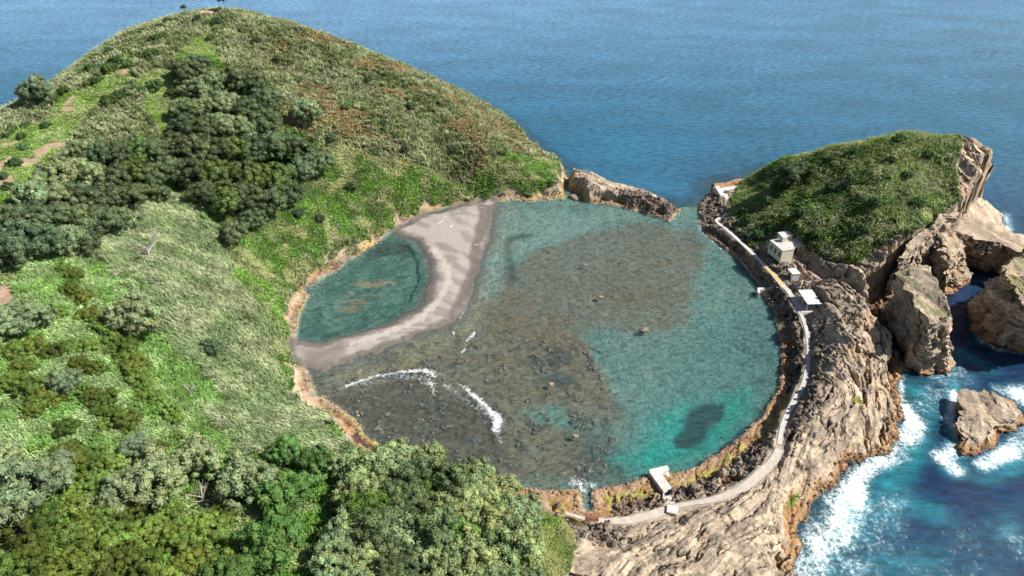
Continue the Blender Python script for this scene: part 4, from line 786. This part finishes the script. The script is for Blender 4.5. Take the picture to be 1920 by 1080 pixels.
# upper hill canes and ferns
x, y, m = zone_pts(210000, (-225, 70, 165, 392)); vg = gi(veg, x, y); oth = np.maximum.reduce([DW(x, y, k) for k in ('bright', 'grassridge', 'terrace', 'foot', 'cane')])
m &= (vg > .5) & (oth < -.3) & (DW(x, y, 'islet') < -1) & (DW(x, y, 'wood') < 2) & (rng.uniform(0, 1, len(x)) < .36)
x, y = x[m], y[m]; dark = fbm(x / 10, y / 10, 3, 950)
fern = sst(.50, .60, fbm(x / 13, y / 9, 4, 951)) * sst(-115, -85, x + (y - 300) * 0) 
c = vary(np.array([.33, .365, .19]), x, y, .3, 1, np.array([.20, .25, .10]), 6); c = mix(c, np.array([.44, .25, .11]) , fern * .62 * (rng.uniform(0, 1, len(x)) < .75)); c = mix(c, np.array([.46,.44,.29]), (rng.uniform(0,1,len(x)) < .18)*.6)
blades('hillside_canes', x, y, rng.uniform(.9, 2.6, len(x)) * (1 - .45 * fern), rng.uniform(.16, .34, len(x)), c, k=16, lean=(-.12, .05), spread=.55, clump=.55)
# bright slope
x, y, m = zone_pts(150000, (-95, 30, 150, 330)); m &= (DW(x, y, 'bright') > -.5 + (fbm(x / 4, y / 4, 3, 973) - .5) * 10) & (gi(veg, x, y) > .35)
x, y = x[m], y[m]; c = vary(np.array([.16, .31, .05]), x, y, .35, 2, np.array([.42, .44, .20]), 5); c = mix(c, np.array([.50, .47, .30]), (rng.uniform(0, 1, len(x)) < .10) * .8); c = mix(c, np.array([.10, .17, .05]), sst(.55, .65, fbm(x / 3, y / 3, 3, 975)) * .7)
blades('slope_ground_cover', x, y, rng.uniform(.35, .95, len(x)), rng.uniform(.2, .42, len(x)), c, k=7, spread=1.1, clump=.55)
# lower cane field
x, y, m = zone_pts(90000, (-150, -30, 100, 260)); m &= (DW(x, y, 'cane') > -.8 + (fbm(x / 4, y / 4, 3, 971) - .5) * 12) & (gi(veg, x, y) > .35) & (DW(x, y, 'bright') < .5)
x, y = x[m], y[m]; c = vary(np.array([.25, .325, .15]), x, y, .35, 3, np.array([.38, .425, .24]), 5)
blades('cane_field', x, y, rng.uniform(1.3, 3.3, len(x)), rng.uniform(.12, .24, len(x)), c, k=18, lean=(-.22, -.08), spread=.35, droop=.45, clump=.5)
# terraces of young green canes
x, y, m = zone_pts(170000, (-190, -40, 45, 215)); m &= (gi(veg, x, y) > .5) & ((DW(x, y, 'terrace') > -.5)) & (DW(x, y, 'cane') < 2.5) & (rng.uniform(0, 1, len(x)) < .62) & (gi(sst(-.8, .8, soil), x, y) < .5)
x, y = x[m], y[m]; c = vary(np.array([.21, .36, .095]), x, y, .3, 4, np.array([.33, .45, .19]), 4)
blades('terrace_canes', x, y, rng.uniform(.6, 1.8, len(x)), rng.uniform(.12, .26, len(x)), c, k=12, lean=(-.2, -.1), spread=.6, clump=.5)
# grass ridge
x, y, m = zone_pts(90000, (-240, -60, 180, 392)); m &= (DW(x, y, 'grassridge') > -.5) & (fbm(x / 6, y / 6, 3, 441) < .68)
x, y = x[m], y[m]; c = vary(np.array([.25, .40, .09]), x, y, .25, 5, np.array([.38, .46, .18]), 5)
blades('ridge_grass', x, y, rng.uniform(.3, .75, len(x)), rng.uniform(.15, .3, len(x)), c, k=6, spread=1.0, clump=.6)
# undergrowth below the trees at the foot and in the wood, dry bank, outer slopes
x, y, m = zone_pts(150000, (-190, 30, 35, 290)); fz = np.maximum(DW(x, y, 'foot'), DW(x, y, 'wood') - 1); m &= (gi(veg, x, y) > .5) & ((fz > -.5) | ((y < 165) & (x < 5))) & (DW(x, y, 'terrace') < 0) & (DW(x, y, 'cane') < 0) & (DW(x, y, 'drybank') < 0)
x, y = x[m], y[m]; c = vary(np.array([.13, .26, .045]), x, y, .35, 6, np.array([.27, .34, .13]), 5)
blades('undergrowth', x, y, rng.uniform(.5, 1.3, len(x)), rng.uniform(.2, .4, len(x)), c, k=7, spread=.9, clump=.6)
x, y, m = zone_pts(60000, (0, 40, 60, 125)); m &= (DW(x, y, 'drybank') > -.3) & (gi(veg, x, y) > .4)
x, y = x[m], y[m]; c = vary(np.array([.30, .32, .12]), x, y, .25, 7, np.array([.16, .24, .05]), 3)
blades('bank_grass', x, y, rng.uniform(.4, .9, len(x)), rng.uniform(.1, .2, len(x)), c, k=9, spread=1.0, clump=.4)
# scrub of the small islet: low leaves plus drooping tussocks
x, y, m = zone_pts(230000, (60, 175, 160, 300)); m &= (DW(x, y, 'islet') > -.4) & (gi(veg, x, y) > .3)
x, y = x[m], y[m]; c = vary(np.array([.06, .125, .03]), x, y, .5, 8, np.array([.17, .25, .06]), 4); top = sst(228, 240, y) * sst(95, 115, x); c = mix(c, np.array([.13, .22, .03]), top * .8)
c = mix(c, np.array([.33, .33, .27]), (fbm(x / 2.5, y / 2.5, 3, 961) > .66) * .5)
blades('islet_scrub', x, y, rng.uniform(.5, 1.3, len(x)), rng.uniform(.2, .42, len(x)), c, k=7, spread=1.0, clump=.55)
x, y, m = zone_pts(11000, (60, 175, 160, 300)); m &= (DW(x, y, 'islet') > 0) & (fbm(x / 9, y / 9, 2, 963) > .42)
x, y = x[m], y[m]; c = vary(np.array([.30, .34, .13]), x, y, .25, 9, np.array([.40, .41, .20]), 4)
blades('islet_tussocks', x, y, rng.uniform(1.0, 1.9, len(x)), rng.uniform(.08, .14, len(x)), c, k=26, spread=1.1, droop=.8, clump=.5)

# ------------------------------------------------------------------ trees and shrubs
def crown_mesh(name, seed, R_=5.0, flatz=.75, ncl=46, nleaf=150, ls=.30, crad=(.26, .40), base=(.1, .13, .06), tint=.25, core=.74, lift=.0):
    r = np.random.default_rng(seed); Vs = []; Qs = []; Cs = []; off = 0
    lob = r.normal(0, 1, (4, 3)); cl = []
    for k in range(ncl):
        z = 1 - (k + .5) / ncl * 1.45; a = k * 2.39996 + r.uniform(-.5, .5); s = math.sqrt(max(0, 1 - z * z)); d = np.array([s * math.cos(a), s * math.sin(a), z])
        rad = 1 + .22 * math.sin(3 * a + seed) * s + r.uniform(-.24, .14); cr_ = r.uniform(*crad) * (1 - .12 * (z < 0)); p = d * (rad - cr_ * .6) * R_; p[2] *= flatz; cl.append((p, cr_ * R_, 1 + r.uniform(-tint, tint), r.uniform(-1, 1)))
    for p, cr_, tn, hu_ in cl:
        n = int(nleaf * (cr_ / (R_ * .33)) ** 2); v = r.normal(0, 1, (n, 3)); v /= np.linalg.norm(v, axis=1)[:, None]
        out = p / (np.linalg.norm(p) + 1e-6); keep = (v @ out > -.35) ; v = v[keep]; n = len(v)
        c = p + v * cr_ * r.uniform(.74, 1.15, (n, 1)) * np.array([1, 1, .85]); nn = v + r.normal(0, .45, (n, 3)); nn /= np.linalg.norm(nn, axis=1)[:, None]
        t = np.cross(nn, r.normal(0, 1, (n, 3))); t /= np.linalg.norm(t, axis=1)[:, None]; b = np.cross(nn, t); s1 = ls * r.uniform(.6, 1.3, (n, 1)); s2 = s1 * r.uniform(.5, .9, (n, 1))
        q = np.stack([c - t * s1, c - b * s2 * .6 + t * s1 * .1, c + t * s1, c + b * s2 * .6 + t * s1 * .1], 1)
        Vs.append(q.reshape(-1, 3)); Qs.append(np.arange(n * 4).reshape(n, 4) + off); off += n * 4
        cc = np.array(base) * tn * np.array([1 + .10 * hu_, 1, 1 - .08 * hu_]); Cs.append(np.repeat(cc * r.uniform(.72, 1.28, (n, 1)), 4, 0))
        # leafy core of the clump
        th = np.linspace(0, math.pi, 6); ph = np.linspace(0, 2 * math.pi, 9, endpoint=False); TH, PH = np.meshgrid(th, ph, indexing='ij'); sv_ = np.stack([np.sin(TH) * np.cos(PH), np.sin(TH) * np.sin(PH), np.cos(TH) * .85], -1).reshape(-1, 3)
        sv_ = p + sv_ * cr_ * core * r.uniform(.88, 1.1, (len(sv_), 1)); i = np.arange(54).reshape(6, 9); j = np.roll(i, -1, 1)
        Vs.append(sv_); Qs.append(np.stack([i[:-1], i[1:], j[1:], j[:-1]], -1).reshape(-1, 4) + off); off += 54; Cs.append(np.ones((54, 3)) * cc * .9)
    V = np.vstack(Vs); V[:, 2] += lift
    return mesh_np(name, V, np.vstack(Qs), M_LEAF, colors=np.vstack(Cs), smooth=False)
def trunk_mesh(name, seed, h, r0, spread, nb=6):
    r = random.Random(seed); m = MB(); p = Vector((0, 0, -1.2)); top = Vector((r.uniform(-.3, .3), r.uniform(-.3, .3), h * .5)); m.tube(p, top, r0 * 1.25, r0 * .8, 8)
    for k in range(nb):
        a = 2 * math.pi * k / nb + r.uniform(-.4, .4); e = Vector((math.cos(a) * spread * r.uniform(.5, .85), math.sin(a) * spread * r.uniform(.5, .85), h * r.uniform(.85, 1.15))); mid = (top + e) / 2 + Vector((0, 0, -.15 * h))
        m.tube(top - Vector((0, 0, r.uniform(0, h * .12))), mid, r0 * .55, r0 * .38, 6); m.tube(mid, e, r0 * .38, r0 * .15, 6)
        e2 = mid + Vector((math.cos(a + .8) * spread * .35, math.sin(a + .8) * spread * .35, h * .35)); m.tube(mid, e2, r0 * .25, r0 * .1, 5)
    return m.build(name, M_BARK)
KIND = {  # species: crown base colour, flat, clumps, height of the crown centre relative to radius
 'grey':   dict(base=(.245, .300, .150), flatz=.78, ncl=66, nleaf=140, crad=(.17, .31), up=.95, tint=.22),
 'dark':   dict(base=(.125, .165, .080), flatz=.82, ncl=60, nleaf=140, crad=(.16, .34), up=1.0, tint=.25),
 'bright': dict(base=(.115, .195, .050), flatz=.80, ncl=60, nleaf=140, crad=(.17, .32), up=.95, tint=.2),
 'shrub':  dict(base=(.170, .225, .040), flatz=.62, ncl=42, nleaf=110, crad=(.14, .36), up=.5, tint=.3)}
NAME = {'grey': 'round_crowned_tree', 'dark': 'dark_evergreen_tree', 'bright': 'bright_green_tree', 'shrub': 'shrub'}
PROTO = {}
for k, d in KIND.items():
    PROTO[k] = []
    for v in range(4):
        ls = .30 if k != 'shrub' else .32
        cr_ = crown_mesh('crown', 100 + v * 13 + len(k), 5.0, d['flatz'], d['ncl'], d['nleaf'], ls, d['crad'], d['base'], d['tint']); tr_ = trunk_mesh('trunk', v + 5, 5.0 * d['up'], .34 if k != 'shrub' else .22, 5.2)
        PROTO[k].append((cr_.data, tr_.data)); 
        for o in (cr_, tr_): bpy.data.objects.remove(o)
NT = 0
def tree(px, py, rpx, kind, label, group=None, col=(1, 1, 1), cat=None):
    """a tree whose crown is sighted at px,py with an apparent radius rpx (photo pixels)"""
    global NT
    d = KIND[kind]; rad = 4.0
    for _ in range(3):
        p = at(px, py, rad * d['up']); zg = float(ground(*p)); dist = p[1] * ct + (CAM_H - zg - rad * d['up']) * st_; rad = rpx * dist / FPX
    s = rad / 5.0; v = NT % 4; NT += 1
    rz = random.uniform(0, 6.28)
    e = empty(NAME[kind], (p[0], p[1], zg), rz, label, cat or ('shrub' if kind == 'shrub' else 'tree'), group)
    cr_ = bpy.data.objects.new('crown', PROTO[kind][v][0]); tr_ = bpy.data.objects.new('trunk', PROTO[kind][v][1])
    for o in (cr_, tr_): COL.objects.link(o); o.parent = e
    sz = s * random.uniform(.9, 1.12); cr_.scale = (s * random.uniform(.93, 1.08), s * random.uniform(.93, 1.08), sz); cr_.location = (0, 0, rad * d['up']); tr_.scale = (s, s, s)
    k = random.uniform(.8, 1.15); w2 = random.uniform(-.16, .06) if kind == 'shrub' else random.uniform(-.08, .08); k = k * (random.uniform(.55, 1.05) if kind == 'shrub' else 1); cr_.color = (col[0] * k * (1 + w2), col[1] * k, col[2] * k * (1 - w2), 1)
    return e
T = [
 (577,208,27,'grey','round grey-green tree standing alone on the reddish fern slope'),(68,170,30,'grey','large pale tree on the left ridge skyline above the sea'),
 
 (252,592,46,'grey','large grey-green tree between the shrub row and the pale cane field'),(28,605,40,'grey','grey-green tree at the left edge of the terraces'),(72,592,26,'grey','smaller grey tree touching the one at the left edge of the terraces'),
 (116,716,30,'grey','small round blue-grey tree among the yellow-green shrubs of the terraces'),(398,652,20,'dark','lone dark bush inside the pale cane field'),
 (372,862,44,'grey','silvery round tree above the small clearing at lower left'),(282,905,56,'grey','broad grey-green tree left of the silvery round tree'),(222,925,34,'grey','silver-leaved tree at the left flank of the broad grey-green tree'),
 (318,880,24,'bright','small green tree wedged between the silvery and the broad tree'),(462,905,52,'grey','grey-green tree right of the small clearing'),(530,930,48,'bright','dark-leaved green tree immediately right of the clearing tree'),
 (508,1020,58,'bright','big bright green round tree near the bottom edge left of the grove'),(435,1085,50,'bright','bright green tree cut by the bottom edge'),(535,848,30,'bright','low green tree at the end of the pale cane field'),(590,872,34,'bright','green tree on the rim between cane field and grove'),
 (50,915,62,'grey','wide pale grey tree at the left edge near the bottom'),(105,880,34,'grey','grey tree behind the wide pale tree near the left edge'),(0,870,36,'grey','grey tree cut by the left frame edge below the terraces'),(255,835,26,'grey','small olive-grey tree on the path end above the broad grey-green tree'),
 (45,450,44,'dark','dark tree at the left edge in the lower corner of the hillside wood'),(10,470,40,'dark','outermost dark tree at the left edge of the hillside wood'),(436,440,26,'dark','dark tree isolated at the lower tip of the hillside wood'),
 (1480,330,26,'dark','dark bush on the seaward shoulder of the small islet'),(1500,318,16,'dark','small dark bush above the shoulder bush of the islet'),(1690,258,10,'bright','low bush crowning the top of the small islet')]
for t in T: tree(*t)
for bx_, by_, ht_, rd_, lab_ in [(424, 27, 6.5, 2.2, 'taller umbrella-shaped tree on the summit skyline'), (350, 36, 5.0, 1.2, 'tiny lollipop tree on the summit left of the ruin')]:
    q = at(bx_, by_); e = empty(NAME['dark'], (q[0], q[1], float(ground(*q))), 0, lab_, 'tree'); c_ = bpy.data.objects.new('crown', PROTO['dark'][1][0]); COL.objects.link(c_); c_.parent = e
    c_.scale = (rd_ / 5, rd_ / 5, rd_ / 5); c_.location = (0, 0, ht_); MB().tube((0, 0, -.5), (.2, 0, ht_), .22, .1).build('trunk', M_BARK, e)
wood = [(345,135,26,'dark'),(372,168,28,'grey'),(402,158,26,'grey'),(368,125,22,'dark'),(440,150,26,'dark'),(470,160,28,'dark'),(498,190,26,'dark'),(352,205,26,'dark'),(388,205,28,'grey'),(425,195,28,'grey'),(462,205,28,'dark'),(345,240,26,'dark'),(382,245,28,'dark'),
 (420,238,30,'grey'),(458,245,28,'grey'),(495,230,28,'dark'),(515,275,32,'dark'),(548,278,30,'dark'),(588,305,30,'grey'),(560,325,30,'dark'),(478,285,32,'dark'),(440,285,30,'bright'),(402,285,30,'dark'),(366,280,28,'dark'),(330,272,26,'dark'),(292,285,26,'dark'),(256,280,26,'bright'),
 (222,290,26,'dark'),(185,290,26,'dark'),(152,285,24,'grey'),(515,335,34,'bright'),(480,335,32,'bright'),(440,330,32,'bright'),(400,330,32,'bright'),(362,325,30,'dark'),(325,320,28,'dark'),(290,330,28,'dark'),(252,325,28,'bright'),(215,335,30,'dark'),(545,365,26,'dark'),
 (505,378,30,'dark'),(465,375,32,'dark'),(425,378,30,'bright'),(385,365,28,'dark'),(130,320,30,'grey'),(95,335,32,'grey'),(168,330,30,'grey'),(65,365,32,'grey'),(105,375,34,'grey'),(145,370,32,'dark'),(185,375,32,'dark'),(225,375,30,'dark'),(70,410,34,'dark'),(112,415,34,'dark'),(155,415,34,'dark'),
 (195,420,32,'dark'),(228,415,26,'dark'),(90,455,34,'dark'),(130,450,32,'grey'),(30,410,32,'dark'),(470,415,24,'dark'),(160,455,26,'dark'),(262,365,24,'dark'),(300,365,20,'dark')]
ORD = ['first', 'second', 'third', 'fourth', 'fifth', 'sixth', 'seventh', 'eighth', 'ninth', 'tenth', 'eleventh', 'twelfth']
def rows_of(L_, per):
    """split a stand into rows from the top of the view down; yields (item, row word, place word)"""
    L_ = sorted(L_, key=lambda q: q[1]); nr = max(1, math.ceil(len(L_) / per)); out = []
    for k in range(nr):
        row = sorted(L_[k * per:(k + 1) * per])
        for j, q in enumerate(row): out.append((q, 'top' if k == 0 else ('bottom' if k == nr - 1 else ORD[k]), ORD[j]))
    return out
for (a, b, r_, k), rw, pl in rows_of(wood, 9):
    nm = {'grey': 'silvery tree', 'dark': 'dark evergreen', 'bright': 'fresh green tree'}[k]
    tree(a, b, r_, k, f'{nm}, {pl} from left in the {rw} row of the hillside wood', 'trees of the hillside wood', (.92, .90, .85) if k != 'bright' else (1.0, .8, .9))
# the big grove at the bottom centre
def poisson(poly_px, dmin, n, seed):
    r = random.Random(seed); out = []; xs = [p[0] for p in poly_px]; ys = [p[1] for p in poly_px]; pa = np.array(poly_px, float)
    for _ in range(n):
        q = (r.uniform(min(xs), max(xs)), r.uniform(min(ys), max(ys)))
        if sdf(pa, np.array([q[0]]), np.array([q[1]]))[0] > 0 and all(math.hypot(q[0] - o[0], q[1] - o[1]) > dmin for o in out): out.append(q)
    return out
grove = [(640,880),(720,868),(800,872),(870,890),(925,920),(965,940),(980,980),(985,1040),(985,1110),(620,1110),(630,1020),(640,960)]
for (a, b), rw, pl in rows_of(poisson(grove, 40, 6000, 3), 6):
    k = random.choice(['grey', 'grey', 'grey', 'dark', 'bright'])
    nm = {'grey': 'grey-green tree', 'dark': 'deep green tree', 'bright': 'bright green tree'}[k]
    tree(a, b, random.uniform(36, 52), k, f'{nm}, {pl} from left in the {rw} row of the lagoon grove', 'trees of the lagoon grove', (1.05, 1.03, .88))
# yellow-green shrub rows
rows = [(('shrubs by the pale canes'), [(118,505,16),(140,520,18),(128,545,18),(150,560,20),(165,590,20),(190,612,20),(212,640,20),(232,655,26),(252,690,28),(262,712,26),(240,675,22),(285,745,20),(310,768,26),(322,780,20),(265,740,16)]),
        (('left terrace shrubs'), [(60,650,24),(20,660,22),(95,660,20),(20,720,26),(55,725,28),(90,745,24),(40,690,20),(70,755,22),(60,775,18),(150,690,24),(180,695,20),(145,735,22),(170,742,20),(190,765,24),(215,785,24),(240,790,22),(165,650,18),(120,655,16),(205,745,18),(125,805,24),(75,605,16),(110,590,18)]),
        (('shrubs by the grey tree'), [(125,850,26),(150,870,26),(170,855,22),(205,870,22),(130,890,22),(185,900,24),(140,925,22),(300,840,16),(330,820,14)]),
        (('bottom left thicket'), [(30,990,40),(80,975,36),(120,1010,38),(170,985,34),(60,1040,40),(150,1050,40),(210,1010,34),(240,970,30),(280,1000,34),(20,1070,40),(110,1080,38),(205,1060,38),(265,1060,34),(320,965,30),(330,1010,32),(375,985,30),(400,1010,32),(355,1050,34),(420,970,26),(300,1090,36),(400,1060,32),(130,950,26),(200,955,24)]),
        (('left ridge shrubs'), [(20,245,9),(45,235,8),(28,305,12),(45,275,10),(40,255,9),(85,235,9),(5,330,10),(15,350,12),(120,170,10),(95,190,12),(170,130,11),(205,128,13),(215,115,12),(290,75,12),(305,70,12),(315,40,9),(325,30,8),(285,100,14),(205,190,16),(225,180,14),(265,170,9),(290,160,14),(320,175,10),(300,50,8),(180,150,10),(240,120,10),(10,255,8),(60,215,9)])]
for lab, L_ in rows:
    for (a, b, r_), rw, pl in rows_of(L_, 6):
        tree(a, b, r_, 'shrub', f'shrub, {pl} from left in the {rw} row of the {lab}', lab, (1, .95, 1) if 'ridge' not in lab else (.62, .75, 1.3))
# bushes tucked on the islet and hill
for (a, b, r_), rw, pl in rows_of([(1395,395,9),(1405,410,10),(1425,440,10),(1440,380,12),(1560,300,8),(1600,285,7),(1500,400,11),(1530,440,10),(1620,430,12),(1640,380,11),(1560,350,10),(1700,330,10),(1720,380,11),(1740,290,9),(1600,340,10),(1480,430,9),(1670,300,9),(1650,460,9),(1700,440,9),(1460,350,12),(1430,350,8)], 6):
    tree(a, b, r_, 'bright', f'green bush, {pl} from left in the {rw} row of the islet scrub', 'bushes in the islet scrub', (.75, .72, .9), 'bush')
for (a, b, r_), rw, pl in rows_of([(205,95,8),(560,150,7),(650,200,8),(720,230,8),(690,150,7),(770,200,8),(620,260,9),(760,280,8),(850,280,8),(480,75,7),(520,110,8),(405,40,8),(395,70,7),(370,35,7),(560,400,10),(600,410,9),(660,350,10)], 6):
    tree(a, b, r_, 'dark', f'small dark bush, {pl} from left in the {rw} row among the hillside canes', 'bushes among the hillside canes', (.9, .95, .9), 'bush')

# dead trees and agaves
def dead(px, py, hgt, label, sd_):
    p = at(px, py); z = float(ground(*p)); o = empty('dead_tree', (*p, z), 0, label, 'dead tree'); r = random.Random(sd_)
    t = MB().tube((0, 0, -.5), (.15, 0, hgt * .55), hgt * .045, hgt * .03).build('trunk', M_WOOD, o)
    for k in range(9):
        a = r.uniform(0, 6.28); b0 = Vector((.1, 0, hgt * r.uniform(.2, .55))); e = b0 + Vector((math.cos(a) * hgt * .35, math.sin(a) * hgt * .35, hgt * r.uniform(.15, .5))); m = MB(); m.tube(b0, e, hgt * .02, hgt * .01, 5)
        for q in range(3): a2 = a + r.uniform(-1, 1); e2 = e + Vector((math.cos(a2), math.sin(a2), r.uniform(0, 1))) * hgt * .16; m.tube(b0.lerp(e, r.uniform(.5, 1)), e2, hgt * .009, hgt * .004, 4)
        m.build('branch', M_WOOD, o)
dead(283, 492, 9, 'bare grey dead tree at the top edge of the pale cane field', 1); dead(312, 955, 5, 'leafless grey snag left of the small clearing at lower left', 2); dead(385, 950, 5.5, 'forked bleached snag in front of the clearing tree', 3); dead(358, 745, 4, 'thin leafless bush between shrub row and pale canes', 4)
def agave(px, py, s, label):
    p = at(px, py); z = float(ground(*p)) + .2; o = empty('agave', (*p, z), random.uniform(0, 6), label, 'agave', 'agaves along the lagoon rim'); n = 26; V = []; F = []
    for k in range(n):
        a = k * 2.4; el = R(15 + 55 * k / n); d = Vector((math.cos(a) * math.cos(el), math.sin(a) * math.cos(el), math.sin(el))); sd_ = Vector((-math.sin(a), math.cos(a), 0)) * .12 * s; b = len(V); l = s * random.uniform(.85, 1.1)
        V += [tuple(-sd_ * .6), tuple(sd_ * .6), tuple(d * l * .5 - sd_), tuple(d * l * .5 + sd_), tuple(d * l + Vector((0, 0, -.1 * s)))]; F += [(b, b + 1, b + 3, b + 2), (b + 2, b + 3, b + 4)]
    me = bpy.data.meshes.new('leaves'); me.from_pydata(V, [], F); me.materials.append(M_AG); q = bpy.data.objects.new('leaves', me); COL.objects.link(q); q.parent = o
M_AG = mat_plain('agave_leaf', (.30, .36, .30), .6, .15, 3, 0)
for (a, b), rw, pl in rows_of([(817,352),(842,348),(792,356),(880,344),(940,342),(756,386),(735,398),(660,418),(640,432),(628,452),(592,440),(503,602),(506,612),(655,478),(636,428),(605,462),(570,480),(520,560),(524,545),(528,590)], 5):
    agave(a, b, 1.3, f'grey spiky agave, {pl} from left in the {rw} group along the green bank')
print('things', len([o for o in COL.objects if o.parent is None]))
